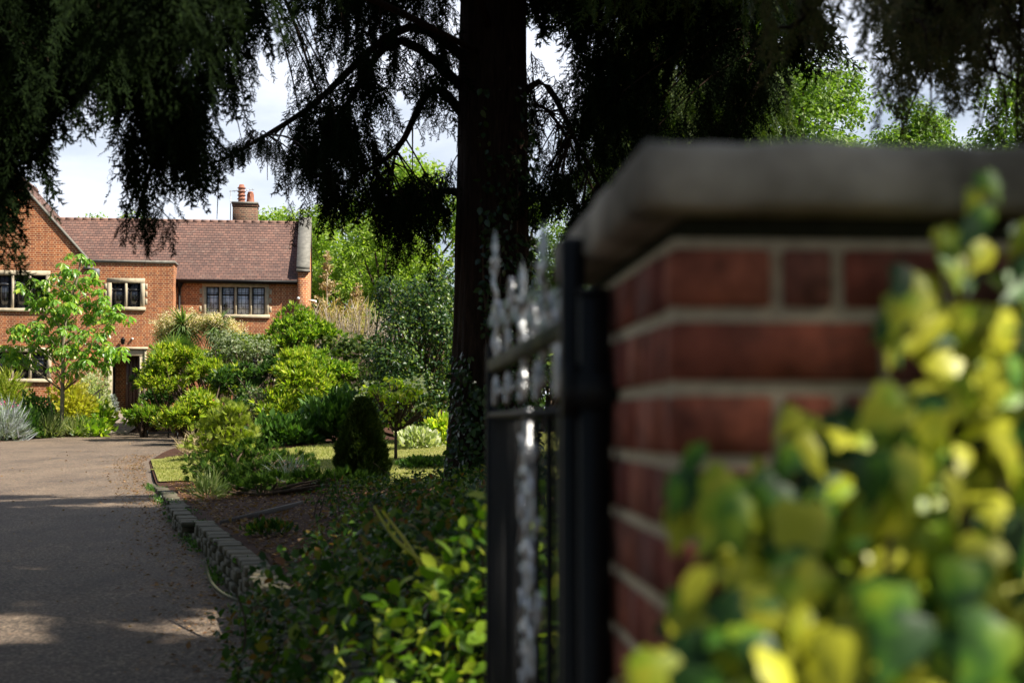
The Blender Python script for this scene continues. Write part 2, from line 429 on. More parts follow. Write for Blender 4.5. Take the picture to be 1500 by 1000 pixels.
M['door'] = plain('dark_door_wood', (.055, .024, .017), .5, nscale=3, sx=(8, 8, .7), bstr=.1)
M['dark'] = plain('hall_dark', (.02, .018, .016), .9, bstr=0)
M['white'] = plain('white_plastic', (.75, .75, .72), .5, nscale=4, var=.08, bstr=0)
M['metal'] = plain('galvanised', (.45, .46, .47), .45, metal=.6, bstr=0)
M['soil'] = ground_mat('soil', (.035, .022, .014), (.06, .036, .022), (.10, .06, .035))
M['mulch'] = ground_mat('bark_mulch', (.03, .015, .010), (.065, .030, .019), (.10, .052, .030), 4, 45)
M['lawn'] = ground_mat('lawn_turf', (.15, .16, .04), (.22, .22, .06), (.31, .28, .10), 1.3, 80)
M['paving'] = ground_mat('path_paving', (.20, .16, .14), (.27, .22, .19), (.33, .28, .24), 2, 50)
M['pebble_stone'] = plain('walling_stone', (.12, .10, .06), .9, nscale=7, col2=(.035, .035, .02), bstr=.6, bd=.01)
M['timber'] = plain('old_timber', (.12, .10, .085), .85, nscale=6, sx=(1, 12, 12), col2=(.05, .04, .035))
M['bark_conifer'] = bark_mat('conifer_bark', (.012, .008, .006), (.062, .038, .026))
M['bark_pale'] = bark_mat('pale_bark', (.16, .13, .09), (.36, .31, .22)); M['bark'] = bark_mat('brown_bark', (.05, .035, .025), (.15, .11, .08))
M['hose'] = plain('hose_green', (.035, .038, .014), .8, nscale=30, bstr=.1)
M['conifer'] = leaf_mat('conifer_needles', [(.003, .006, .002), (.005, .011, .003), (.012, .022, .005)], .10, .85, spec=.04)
M['conifer_lit'] = leaf_mat('sunlit_conifer_needles', [(.02, .045, .012), (.045, .085, .014), (.10, .13, .02)], .3, .6, spec=.2)  # lighter copy of the dark needles, sunlight put into its colour
M['conifer_grey'] = leaf_mat('grey_green_needles', [(.035, .045, .022), (.06, .065, .03), (.10, .085, .05)], .3, .7, spec=.12)
M['lime'] = leaf_mat('lime_shrub_leaf', [(.09, .17, .015), (.20, .30, .02), (.34, .42, .035), (.54, .50, .09)], .45, .38)
M['lime2'] = leaf_mat('fresh_green_leaf', [(.06, .14, .015), (.13, .24, .02), (.24, .35, .03), (.44, .47, .08)], .45, .38)
M['chestnut'] = leaf_mat('chestnut_leaf', [(.08, .18, .03), (.13, .27, .035), (.20, .34, .05), (.34, .42, .05)], .4, .3)
M['mid'] = leaf_mat('mid_green_leaf', [(.025, .065, .012), (.05, .12, .02), (.10, .18, .03)], .3, .4)
M['tree_far'] = leaf_mat('far_tree_leaf', [(.07, .13, .02), (.12, .20, .03), (.19, .27, .045)], .4, .5)
M['tree_lime'] = leaf_mat('bright_tree_leaf', [(.12, .20, .025), (.20, .30, .04), (.30, .36, .06)], .45, .5)
M['olive'] = leaf_mat('grey_green_leaf', [(.09, .13, .06), (.16, .20, .10), (.24, .27, .15)], .3, .5)
M['holly'] = leaf_mat('glossy_dark_leaf', [(.010, .030, .012), (.02, .05, .014), (.04, .085, .02), (.16, .22, .03)], .25, .38, spec=.3)
M['yellow'] = leaf_mat('golden_leaf', [(.25, .26, .03), (.40, .38, .05), (.52, .45, .07)], .4, .5)
M['straw'] = leaf_mat('straw_twig', [(.30, .22, .12), (.42, .33, .19), (.50, .40, .27)], .2, .7)
M['twig_grey'] = leaf_mat('bare_grey_twig', [(.24, .20, .15), (.34, .28, .22), (.45, .38, .32)], .1, .8)
M['twig_gold'] = leaf_mat('golden_bare_twig', [(.30, .26, .06), (.42, .35, .09), (.36, .36, .10)], .2, .7)
M['plume'] = leaf_mat('cream_flower', [(.50, .40, .24), (.62, .52, .34), (.70, .60, .42)], .3, .7)
M['strap'] = leaf_mat('strap_leaf', [(.05, .10, .03), (.10, .17, .05), (.24, .28, .12)], .25, .35)
M['fan'] = leaf_mat('fan_palm_leaf', [(.06, .13, .02), (.12, .21, .03), (.20, .28, .05)], .3, .35)
M['lavender'] = leaf_mat('lavender_leaf', [(.16, .20, .17), (.26, .30, .28), (.34, .34, .42)], .2, .7)
M['varieg'] = leaf_mat('variegated_leaf', [(.20, .26, .12), (.38, .42, .24), (.55, .55, .38)], .3, .5)
M['ivy'] = leaf_mat('ivy_leaf', [(.010, .028, .008), (.022, .055, .012), (.05, .095, .018)], .2, .3)
M['bramble'] = leaf_mat('bramble_leaf', [(.012, .028, .006), (.018, .05, .010), (.026, .065, .012), (.045, .095, .015), (.11, .17, .02), (.17, .06, .025)], .35, .45, spec=.2)
M['hedge_lit'] = leaf_mat('lime_sunlit_ivy_leaf', [(.04, .10, .010), (.09, .18, .012), (.20, .30, .02), (.42, .44, .05)], .4, .4, spec=.25)  # lime leaves with the sun's yellow patches put into their colour
M['dwarf'] = leaf_mat('dwarf_conifer_leaf', [(.10, .15, .012), (.19, .25, .02), (.32, .35, .04)], .3, .6)
M['juniper'] = leaf_mat('juniper_leaf', [(.010, .032, .005), (.028, .065, .008), (.075, .13, .015)], .25, .8, spec=.1)
M['darkcone'] = leaf_mat('dark_spruce_leaf', [(.02, .04, .010), (.04, .07, .014), (.09, .12, .02)], .15, .8, spec=.1)
M['brownleaf'] = leaf_mat('dead_leaf', [(.10, .045, .02), (.20, .10, .045), (.30, .19, .09)], .2, .7)
M['pink'] = leaf_mat('pink_petal', [(.55, .05, .22), (.65, .12, .32)], .3, .5)
M['whitepetal'] = leaf_mat('white_petal', [(.75, .74, .68), (.85, .84, .80)], .3, .5)
M['grassblade'] = leaf_mat('grass_blade', [(.17, .20, .04), (.26, .28, .07), (.36, .33, .12)], .3, .6)
M['weed'] = leaf_mat('pale_grass_leaf', [(.10, .16, .04), (.2, .26, .08), (.34, .34, .16)], .3, .5)

# ------------------------------------------------------------------ terrain
reseed(100)
def base(Y):
    return np.interp(Y, [-400, -20, 0, 25, 46, 51, 400], [-.3, -.2, 0, .44, .99, 1.82, 1.9])
def XR(Y): return np.interp(Y, [0, 10.7, 23.7, 31, 34, 40, 46, 60], [1.0, -2.04, -5.97, -7.95, -8.4, -9.2, -10.4, -10.6])
def XL(Y): return np.interp(Y, [-20, 0, 12, 30, 38, 41, 44, 47], [-8, -8, -10, -17, -18, -15.2, -14.2, -13.6])
def garden(X, Y):
    g = np.maximum(base(Y) + .03, .43) + .05 * np.clip(X - XR(Y), 0, 9) * np.interp(Y, [0, 8, 36, 46], [.3, 1, 1, 0])
    return g + .015 * np.sin(X * 1.7 + Y) * np.interp(Y, [10, 14], [0, 1])
def gz(X, Y): return float(garden(X, Y)) if X > float(XR(Y)) and Y > 3 else float(base(Y))

mb = MB(); mb.grid(lambda U, V: np.stack([U, V, base(V) - .06], -1), np.array([-400, -120, -60, -30, -20, -10, -5, 0, 5, 10, 20, 30, 60, 120, 400.]),
                   np.array([-60, -20, -10, 0, 10, 20, 25, 30, 35, 40, 46, 48, 51, 55, 80, 120, 400.]))
tag(mb.build('ground', M['soil']), kind='structure')
mb = MB(); mb.grid(lambda U, V: np.stack([XL(V) + U * (XR(V) + .05 - XL(V)), V, base(V) + .004 * np.sin(V * .9) + .006 * np.sin(U * 9 + V * .6) * 1], -1), np.linspace(0, 1, 30), np.linspace(-18, 46.6, 120)); mb.sm = True
tag(mb.build('driveway', M['asphalt']), kind='structure')
# garden bed right of the drive, from the low wall to the house
mb = MB(); mb.sm = True
mb.grid(lambda U, V: np.stack([XR(V) + .06 + U * (30 - XR(V)), V, garden(XR(V) + U * (30 - XR(V)), V) - .0], -1), np.linspace(0, 1, 90) ** 1.6, np.linspace(4.5, 56, 140))
mb.add([P(0, 0, 1) * 0, (0, 0, 0), (0, 0, 0)], [])
tag(mb.build('garden_bed', M['mulch']), kind='structure')
def lawn_y0(X): return np.interp(X, [-9, -5.4, -3.5, -1, 3], [24.2, 23.6, 21.0, 19.0, 18.2])
def lawn_y1(X): return np.interp(X, [-9, -6, -3, 0, 6], [30.6, 32.5, 35, 35, 36])
mb = MB(); mb.sm = True
def lawn_fn(U, V):
    Yg = 27.0; X0 = -6.95
    X = X0 + U * 13; Y = lawn_y0(X) + V * (lawn_y1(X) - lawn_y0(X))
    X = np.maximum(X, XR(Y) + .1 + U * .01); return np.stack([X, Y, garden(X, Y) + .02], -1)
mb.grid(lawn_fn, np.linspace(0, 1, 60), np.linspace(0, 1, 50))
tag(mb.build('lawn', M['lawn']), kind='structure')
# left strip of lawn between drive edge and x=-6.95
mb = MB(); mb.grid(lambda U, V: np.stack([XR(V) + .1 + U * (-6.94 - XR(V) - .1), V, garden(XR(V) + .1 + U, V) * 0 + garden(XR(V) + .1 + U * (-6.94 - XR(V) - .1), V) + .024], -1), np.linspace(0, 1, 8), np.linspace(27.2, 31.2, 20))
tag(mb.build('lawn', M['lawn']), kind='structure')
# path up to the door
mb = MB(); mb.grid(lambda U, V: np.stack([-14.0 + U * 1.5 - (V - 46) * .02, V, base(V) + .02], -1), np.linspace(0, 1, 4), np.linspace(46.4, 51.2, 14))
tag(mb.build('path', M['paving']), kind='structure')
# mown grass blades over the near lawn
n = 60000; u = rng.random((n, 2)); X = -7.6 + u[:, 0] * 12; Y = lawn_y0(X) + .05 + u[:, 1] * (lawn_y1(X) - lawn_y0(X) - .1); k = X > XR(Y) + .12
X, Y = X[k], Y[k]; pos = np.stack([X, Y, garden(X, Y) + .015], -1)
mb = MB(); d = rng.normal(size=(len(X), 3)) * .5 + [0, 0, 1]; scatter(mb, [blade(.14, .3, 2)], pos, d, rdir(len(X)), rng.uniform(.03, .06, len(X)))
tag(mb.build('grass', M['grassblade']), 'short mown grass blades on the sunlit lawn', 'grass', kind='stuff')
# leaf litter along the drive edge and bed
n = 6000; Y = rng.uniform(6, 34, n); s = np.abs(rng.normal(0, .35, n)); X = XR(Y) - .06 - s
m2 = 2200; Y2 = rng.uniform(6, 44, m2); X2 = rng.uniform(-11, -2, m2); k = X2 < XR(Y2) - .1
Y = np.concatenate([Y, Y2[k]]); X = np.concatenate([X, X2[k]]); pos = np.stack([X, Y, base(Y) + .016], -1)
mb = MB(); d = rng.normal(size=(len(X), 3)) * [1, 1, .12]; scatter(mb, T_LEAF + T_LEAF[:1], pos, d, rng.normal(size=(len(X), 3)) * .3 + [0, 0, 1], .012 + .05 * rng.random(len(X)) ** 3)
n = 9000; Y = rng.uniform(9, 24, n); X = XR(Y) + .25 + rng.random(n) ** 1.3 * 6; pos = np.stack([X, Y, garden(X, Y) + .008], -1)
scatter(mb, T_LEAF, pos, rng.normal(size=(n, 3)) * [1, 1, .25], rng.normal(size=(n, 3)) * .4 + [0, 0, 1], rng.uniform(.03, .07, n))
tag(mb.build('leaf_litter', M['brownleaf']), 'scattered brown leaf litter and bark chips along the drive edge', 'leaf litter', kind='stuff')

# ------------------------------------------------------------------ low stacked stone wall along the drive
reseed(101)
def low_wall():
    root = thing('low_wall', (float(XR(17)), 17, float(base(17))), 'low stacked stone edging wall stepping along the right side of the driveway', 'wall')
    segs = [(4.6, 14.6, .00), (14.75, 17.4, .10), (17.55, 23.6, .0)]
    for si, (y0, y1, off) in enumerate(segs):
        mb = MB(); top = .44 + .012 * (2 - si)
        for c in range(6):
            zt = top - c * .062; zb = zt - .056
            y = y0 + (.1 if c % 2 else 0)
            while y < y1:
                ln = rng.uniform(.14, .42); ym = y + ln / 2
                if zt > float(base(ym)) - .03:
                    x = float(XR(ym)); ang = math.atan2(float(XR(ym + .5)) - float(XR(ym - .5)), 1.0)
                    j = rng.uniform(-.02, .02); zt = zt + rng.uniform(-.006, .006)
                    mb.bbox(x - .02 - off + j - .004 * c, x + .17 - off + j, ym - ln / 2 + .006, ym + ln / 2 - .004, zb, zt + (rng.uniform(-.004, .004) if c == 0 else 0), b=.008, rz=-ang, piv=(x, ym))
                y += ln
        mb.build('stone_section', M['pebble_stone'], root)
low_wall()
mb = MB(); a = P(322, 772, 14.6); b2 = P(440, 741, 17.0)
za, zb_ = gz(a[0], 14.6), gz(b2[0], 17)
dx = np.array([b2[0] - a[0], 17.0 - 14.6]); ln = np.linalg.norm(dx); an = math.atan2(dx[1], dx[0])
mb.add([(q[0] + o, q[1], q[2] + h) for q in ((a[0], 14.6, za), (b2[0], 17.0, zb_)) for o, h in ((0, -.05), (.035, -.05), (.035, .035), (0, .035))], [(0, 1, 2, 3), (7, 6, 5, 4), (0, 4, 5, 1), (1, 5, 6, 2), (2, 6, 7, 3), (3, 7, 4, 0)])
tag(mb.build('timber_edging', M['timber'], loc=(a[0], 14.6, za)), 'thin weathered timber board edging across the bark mulch bed', 'edging board')
n = 2600; Y = rng.uniform(6, 23.5, n); X = XR(Y) - .05 - np.abs(rng.normal(0, .05, n)); kk = np.sin(Y * 2.3) + .6 * np.sin(Y * 6.1) > rng.uniform(-.4, 1.2, n); X, Y = X[kk], Y[kk]; pos = np.stack([X, Y, base(Y) + .01 + rng.random(len(X)) * .05], -1)
mb = MB(); scatter(mb, T_LEAF, pos, rng.normal(size=(len(X), 3)) * .6 + [-.3, 0, .8], rdir(len(X)), rng.uniform(.02, .05, len(X)))
n = 900; Y = rng.uniform(8, 23.5, n); X = XR(Y) + rng.uniform(-.04, .2, n); pos = np.stack([X, Y, np.full(n, .442)], -1); kk = np.sin(Y * 3.1) > .1
scatter(mb, T_LEAF, pos[kk], rng.normal(size=(kk.sum(), 3)) * .6 + [0, 0, .3], rdir(kk.sum()), rng.uniform(.015, .04, kk.sum()))
tag(mb.build('weeds', M['mid']), 'small weeds and moss growing along the foot and top of the low edging wall', 'weeds', kind='stuff')
# hose lying from the wall to the brambles
hp = [P(300, 822, 9.6), P(308, 850, 9.3), P(325, 868, 9.0), P(350, 879, 8.7), P(385, 885, 8.4), P(450, 887, 8.0), P(520, 884, 7.6), P(570, 886, 7.3)]
for i, p in enumerate(hp): p[2] = max(p[2], float(base(p[1])) + .03)
def smooth_path(pts, n=30):
    pts = np.asarray(pts, float); t = np.linspace(0, len(pts) - 1, n); out = []
    for q in t:
        i = min(int(q), len(pts) - 2); f = q - i
        p0 = pts[max(i - 1, 0)]; p1 = pts[i]; p2 = pts[i + 1]; p3 = pts[min(i + 2, len(pts) - 1)]
        out.append(.5 * ((2 * p1) + (-p0 + p2) * f + (2 * p0 - 5 * p1 + 4 * p2 - p3) * f * f + (-p0 + 3 * p1 - 3 * p2 + p3) * f ** 3))
    return np.array(out)
mb = MB(); mb.sm = True; mb.tube(smooth_path(hp, 40), .011, 8)
tag(mb.build('garden_hose', M['hose'], loc=hp[3]), 'dull green garden hose curling out of the brambles beside the low wall', 'hose')

# ------------------------------------------------------------------ the house
reseed(102)
HR = R(7)
C = P(451, 540, 53.0); C[2] = 1.82
hx = np.array([math.cos(HR), math.sin(HR)]); hn = np.array([-math.sin(HR), math.cos(HR)])
def HU(px, py, v=0.):
    """(along facade, height) of the facade point seen at a pixel, for the plane v metres behind the main front"""
    c, s = math.cos(PITCH), math.sin(PITCH); x = (px - 750) / F; y = (500 - py) / F
    d = np.array([x, c - s * y, s + c * y]); o = C[:2] + v * hn
    t = (o @ hn) / (d[:2] @ hn); p = d * t
    return float((p[:2] - C[:2]) @ hx), float(p[2] + EYE - C[2])
house = thing('brick_house', C, 'red brick house with brown tiled roof and stone windows at the end of the drive', 'house', rz=HR)
def wall_holes(mb, u0, u1, z0, z1, holes, v, depth=.16):
    us = sorted({u0, u1, *[h[0] for h in holes], *[h[1] for h in holes]}); zs = sorted({z0, z1, *[h[2] for h in holes], *[h[3] for h in holes]})
    us = [a for a in us if u0 <= a <= u1]; zs = [a for a in zs if z0 <= a <= z1]
    for a, b in zip(us, us[1:]):
        for c, d in zip(zs, zs[1:]):
            um, zm = (a + b) / 2, (c + d) / 2
            if any(h[0] < um < h[1] and h[2] < zm < h[3] for h in holes): continue
            mb.quad((a, v, c), (b, v, c), (b, v, d), (a, v, d))
    for a, b, c, d in holes:
        a, b = max(a, u0), min(b, u1)
        mb.quad((a, v, c), (a, v, d), (a, v + depth, d), (a, v + depth, c)); mb.quad((b, v, c), (b, v + depth, c), (b, v + depth, d), (b, v, d))
        mb.quad((a, v, c), (a, v + depth, c), (b, v + depth, c), (b, v, c)); mb.quad((a, v, d), (b, v, d), (b, v + depth, d), (a, v + depth, d))

def window(px0, py0, px1, py1, v, nl, pane, transom=.28, quoin=False, label=None, stonew=.16):
    """stone mullioned window filling its hole; returns the hole"""
    u0, zt = HU(px0, py0, v); u1, zb = HU(px1, py1, v)
    f = MB(); q = v - .012
    head = .17; sill = .13
    f.bbox(u0, u1, q, v + .15, zt - head, zt, b=.01)
    f.bbox(u0 - .04, u1 + .04, v - .07, v + .15, zb, zb + sill, b=.015)
    f.bbox(u0, u0 + stonew, q, v + .15, zb + sill + .001, zt - head - .001, b=.008); f.bbox(u1 - stonew, u1, q, v + .15, zb + sill + .001, zt - head - .001, b=.008)
    if quoin:
        for k in range(3):
            zz = zb + sill + .1 + k * (zt - zb - .35) / 3
            f.bbox(u0 - .09, u0 - .002, q + .003, v + .05, zz, zz + .2, b=.005); f.bbox(u1 + .002, u1 + .09, q + .003, v + .05, zz, zz + .2, b=.005)
    a, b = u0 + stonew, u1 - stonew; mw = .085; lw = (b - a - mw * (nl - 1)) / nl
    for i in range(1, nl):
        x = a + i * lw + (i - 1) * mw; f.bbox(x, x + mw, q + .01, v + .15, zb + sill + .001, zt - head - .001, b=.015)
    fo = f.build('window', M['stone'], house, local=True)
    if label: fo['label'] = label
    z0, z1 = zb + sill, zt - head; zt2 = z1 - transom * (z1 - z0)
    for i in range(nl):
        x0 = a + i * (lw + mw); x1 = x0 + lw; c = MB(); t = .035; y0, y1 = v + .07, v + .11
        c.box(x0, x0 + t, y0, y1, z0, z1); c.box(x1 - t, x1, y0, y1, z0, z1)
        c.box(x0 + t, x1 - t, y0, y1, z0, z0 + t); c.box(x0 + t, x1 - t, y0, y1, z1 - t, z1); c.box(x0 + t, x1 - t, y0 - .01, y1, zt2 - .025, zt2 + .025)
        c.build('casement', M['casement'], fo, local=True)
        p = MB(); p.box(x0 + t, x1 - t, y0 + .022, y0 + .034, z0 + t, z1 - t); p.build('pane', pane, fo, local=True)
    return (u0 + .02, u1 - .02, zb + .02, zt - .02)

VB, VW = -1.0, -1.14     # planes of the flat-roofed bay and of the left gabled wing
h1 = window(296, 413, 394, 466, 0, 4, M['pane_net'], quoin=True, label='four light window with pale net curtains')
h2 = window(157, 407, 212, 455, VB, 2, M['pane_dark'], quoin=True, label='two light window above the door')
h3 = window(-62, 395, 73, 457, VW, 5, M['pane_dark'], label='wide upstairs window of the gabled wing')
h4 = window(-40, 508, 75, 560, VW, 4, M['pane_dark'], label='ground floor window behind the young tree')
h5 = window(330, 512, 412, 560, 0, 3, M['pane_dark'], label='ground floor window behind the shrubs')
# main front wall
ubr, _ = HU(262, 400, 0); u_bay1, zpar = HU(254.5, 386, VB); u_bay0, _ = HU(134, 386, VB)
_, z_eave = HU(350, 411, -.2); u_w1 = u_bay0
mb = MB(); wall_holes(mb, u_bay0 - 1, -.02, -.3, z_eave, [h1, h5], 0)
mb.build('wall', M['brick'], house, local=True)
# bay walls, parapet and coping
d0u, dzt = HU(164, 521, VB); d1u, dzb = HU(203, 600, VB)
door_hole = (d0u, d1u, max(dzb, -.2), dzt)
mb = MB(); wall_holes(mb, u_bay0 - .3, u_bay1, -.3, zpar, [h2, (d0u - .02, d1u + .02, -.3, dzt + .02)], VB, .25)
mb.quad((u_bay1, VB, -.3), (u_bay1, 0, -.3), (u_bay1, 0, zpar), (u_bay1, VB, zpar))
mb.build('wall', M['brick'], house, local=True)
mb = MB(); mb.bbox(u_bay0 - .2, u_bay1 + .06, VB - .06, VB + .26, zpar + .002, zpar + .1, b=.02); mb.bbox(u_bay1 - .24, u_bay1 + .062, VB + .262, .02, zpar + .003, zpar + .099, b=.02)
mb.build('coping', M['stone_grey'], house, local=True)
mb = MB(); mb.box(u_bay0 - .2, u_bay1 - .02, VB + .05, .3, zpar - .3, zpar - .18); mb.build('flat_roof', M['lead'], house, local=True)
# door surround
mb = MB(); q = VB - .03; s0, st = HU(158, 508, VB); s1, _ = HU(215, 508, VB)
mb.bbox(s0, d0u, q, VB + .3, -.05, dzt, b=.02); mb.bbox(d1u, s1, q, VB + .3, -.05, dzt, b=.02)
mb.bbox(s0, s1, q + .001, VB + .3, dzt + .001, st - .09, b=.02); mb.bbox(s0 - .07, s1 + .05, q - .08, VB + .02, st - .088, st, b=.02)
mb.bbox(s1 - .07, s1 - .02, q - .04, q + .02, 0, st - .09, b=.012); mb.bbox(s0 + .02, s0 + .07, q - .04, q + .02, 0, st - .09, b=.012)
mb.bbox(d1u + .02, d1u + .07, q - .02, q + .02, 0, dzt - .05, b=.01)
mb.build('door_surround', M['stone'], house, local=True)
mb = MB(); mb.box(s0 - .3, s1 + .3, VB - .5, VB + .3, -.28, -.03); mb.build('doorstep', M['stone_grey'], house, local=True)
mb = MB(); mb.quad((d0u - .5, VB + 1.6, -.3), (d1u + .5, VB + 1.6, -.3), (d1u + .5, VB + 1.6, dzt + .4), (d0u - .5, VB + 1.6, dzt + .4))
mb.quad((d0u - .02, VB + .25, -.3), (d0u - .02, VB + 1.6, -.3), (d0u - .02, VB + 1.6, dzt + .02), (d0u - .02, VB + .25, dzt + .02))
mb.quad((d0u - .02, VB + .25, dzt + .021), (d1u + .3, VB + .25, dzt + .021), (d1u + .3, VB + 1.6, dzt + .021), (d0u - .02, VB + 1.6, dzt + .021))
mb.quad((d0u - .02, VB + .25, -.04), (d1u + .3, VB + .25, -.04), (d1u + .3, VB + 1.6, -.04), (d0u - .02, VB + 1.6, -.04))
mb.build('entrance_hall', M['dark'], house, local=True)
mb = MB(); w2 = d1u - d0u
for i in range(4):
    a = d0u + w2 * .46 + i * w2 * .135; mb.bbox(a + .004, a + w2 * .135 - .004, VB + .34, VB + .39, -.03, dzt, b=.006)
mb.box(d0u + w2 * .46, d1u, VB + .39, VB + .41, -.03, dzt)
dr = mb.build('door', M['door'], house, local=True)
mb = MB(); mb.lathe(d0u + w2 * .52, VB + .31, [(0, .98), (.02, .985), (.03, 1.0), (.02, 1.02), (0, 1.025)], 8); mb.build('handle', M['metal'], dr, local=True)
# left wing: gable wall, raking coping, roof
uv1, zv1 = HU(134, 386, VW); uv0, zv0 = HU(62, 305, VW)
slope = (zv0 - zv1) / (uv1 - uv0)
u_ap = uv0 - 1.6; z_ap = zv0 + 1.6 * slope; u_l = u_ap - (uv1 - u_ap)
wr = uv1 - .02
mb = MB(); wall_holes(mb, u_l, wr, -.3, zv1 - .1, [h3, h4], VW)
def zr(u): return z_ap - abs(u - u_ap) * slope
mb.add([(u_l, VW, zv1 - .1), (wr, VW, zv1 - .1), (wr, VW, zr(wr) - .05), (u_ap, VW, z_ap - .05), (u_l, VW, zr(u_l) - .05)], [(0, 1, 2, 3, 4)])
mb.quad((wr, VW, -.3), (wr, 4, -.3), (wr, 4, zv1 - .25), (wr, VW, zv1 - .25)); mb.quad((u_l, VW, -.3), (u_l, 6, -.3), (u_l, 6, zv1 - .25), (u_l, VW, zv1 - .25))
mb.build('wall', M['brick'], house, local=True)
def slab(mb, a, b, v0, v1, th):
    """thick sloping slab between two (u, z) points, from depth v0 to v1"""
    V = [(a[0], v0, a[1]), (b[0], v0, b[1]), (b[0], v1, b[1]), (a[0], v1, a[1])]
    W = [(p[0], p[1], p[2] + th) for p in V]
    mb.add(V + W, [(3, 2, 1, 0), (4, 5, 6, 7), (0, 1, 5, 4), (1, 2, 6, 5), (2, 3, 7, 6), (3, 0, 4, 7)])
mb = MB(); slab(mb, (u_ap, z_ap - .05), (uv1 + .05, zr(uv1 + .05) - .05), VW - .07, VW + .22, .12); slab(mb, (u_l - .1, zr(u_l - .1) - .05), (u_ap, z_ap - .05), VW - .07, VW + .22, .12)
mb.bbox(wr - .25, wr + .1, VW - .08, VW + .23, zv1 - .22, zv1 - .1, b=.02)
mb.build('coping', M['stone_grey'], house, local=True)
VR = 2.45; _, z_ridge = HU(300, 324, VR); ze = z_eave + .02; VE = -.28
def tiled(mb, x0, x1, y0, z0, y1, z1, rows, ax='v', jit=.0):
    for r in range(rows):
        t0, t1 = r / rows, (r + 1) / rows + .012
        ya, yb = y0 + (y1 - y0) * t0, y0 + (y1 - y0) * t1; za, zb = z0 + (z1 - z0) * t0 + .028, z0 + (z1 - z0) * t1 + .004
        s = 1 if ax == 'v' else 0
        xs = np.arange(x0, x1, .66); xs = np.append(xs, x1)
        for a, b in zip(xs, xs[1:]):
            j = rng.uniform(-.006, .006)
            if ax == 'v':
                mb.quad((a, ya, za + j), (b, ya, za + j), (b, yb, zb), (a, yb, zb)); mb.quad((a, ya, za - .03), (b, ya, za - .03), (b, ya, za + j), (a, ya, za + j))
            else:
                mb.quad((ya, a, za + j), (ya, b, za + j), (yb, b, zb), (yb, a, zb)); mb.quad((ya, a, za - .03), (ya, b, za - .03), (ya, b, za + j), (ya, a, za + j))
ug = HU(436.5, 400, 0)[0]
mb = MB(); rows = int((z_ridge - ze) / .107); tiled(mb, u_ap - .5, ug, VE, ze, VR, z_ridge, rows)
mb.quad((u_ap - .5, VR, z_ridge), (ug, VR, z_ridge), (ug, 2 * VR - VE, ze), (u_ap - .5, 2 * VR - VE, ze))
tr_ = .08
tiled(mb, VW + .2, 6, wr + .05, zr(wr + .05) - .16, u_ap, z_ap - .16, int((z_ap - zr(wr)) / .107), 'u')
tiled(mb, VW + .2, 6, u_l - .1, zr(u_l - .1) - .16, u_ap, z_ap - .16, 20, 'u')
roof = mb.build('roof', M['tile'], house, local=True)
mb = MB(); mb.sm = True
x = u_ap + .8
while x < ug:
    mb.tube([(x, VR, z_ridge - .02), (min(x + .31, ug), VR, z_ridge - .02)], [.085, .08], 10); x += .32
mb.build('ridge_tiles', M['ridge'], roof, local=True); mb = MB(); mb.sm = True
y = VW + .25
while y < 5.5: mb.tube([(u_ap, y, z_ap - .13), (u_ap, y + .3, z_ap - .13)], .1, 8); y += .32
mb.build('ridge_tiles', M['ridge'], roof, local=True)
# right gable parapet wall
g0, g1 = ug + .0, 0.0
zk = HU(440, 395, -.3)[1]; zt_ = HU(442, 323, VR)[1]
prof = [(-.30, -.3), (2 * VR + .3, -.3), (2 * VR + .3, zk), (VR, zt_), (-.30, zk)]
mb = MB(); A = [(g0, v, z) for v, z in prof]; B = [(g1, v, z) for v, z in prof]
mb.add(A + B, [(4, 3, 2, 1, 0), (5, 6, 7, 8, 9)] + [(i, (i + 1) % 5, (i + 1) % 5 + 5, i + 5) for i in range(5)])
mb.build('gable_wall', M['brick'], house, local=True)
mb = MB()
for (va, za, vb, zb) in ((-.36, zk, VR, zt_), (VR, zt_, 2 * VR + .36, zk)):
    V = [(g0 - .05, va, za + .01), (g1 + .05, va, za + .01), (g1 + .05, vb, zb + .01), (g0 - .05, vb, zb + .01)]; W = [(p[0], p[1], p[2] + .12) for p in V]
    mb.add(V + W, [(3, 2, 1, 0), (4, 5, 6, 7), (0, 1, 5, 4), (1, 2, 6, 5), (2, 3, 7, 6), (3, 0, 4, 7)])
mb.bbox(g0 - .06, g1 + .06, -.40, -.1, zk - .09, zk + .012, b=.02)
mb.build('coping', M['stone_grey'], house, local=True)
mb = MB(); mb.quad((u_l, 2 * VR, -.3), (0, 2 * VR, -.3), (0, 2 * VR, z_eave), (u_l, 2 * VR, z_eave)); mb.build('wall', M['brick'], house, local=True)
# gutter, fascia, downpipe
mb = MB(); mb.sm = True; mb.tube([(u_bay1 + .1, VE - .03, ze - .05), (ug - .02, VE - .03, ze - .05)], .05, 8)
mb.box(u_bay1 + .05, ug - .01, VE + .03, VE + .06, ze - .12, ze - .02); mb.box(u_bay1 + .05, ug - .01, VE + .06, -.002, ze - .12, ze - .105)
mb.build('gutter', M['black'], house, local=True)
mb = MB(); ud, zd = HU(263, 411, -.1); mb.lathe(ud, -.1, [(0, zd + .1), (.14, zd + .1), (.14, zd - .1), (.05, zd - .28), (.045, zd - .3)], 8); mb.tube([(ud, -.1, zd - .25), (ud, -.08, -.2)], .045, 8)
mb.build('downpipe', M['black'], house, local=True)
mb = MB(); uh, zh = HU(140, 398, VB - .1); mb.bbox(uh - .12, uh + .14, VB - .16, VB - .004, zh - .18, zh + .12, b=.04); mb.build('rainwater_hopper', M['lead'], house, local=True)
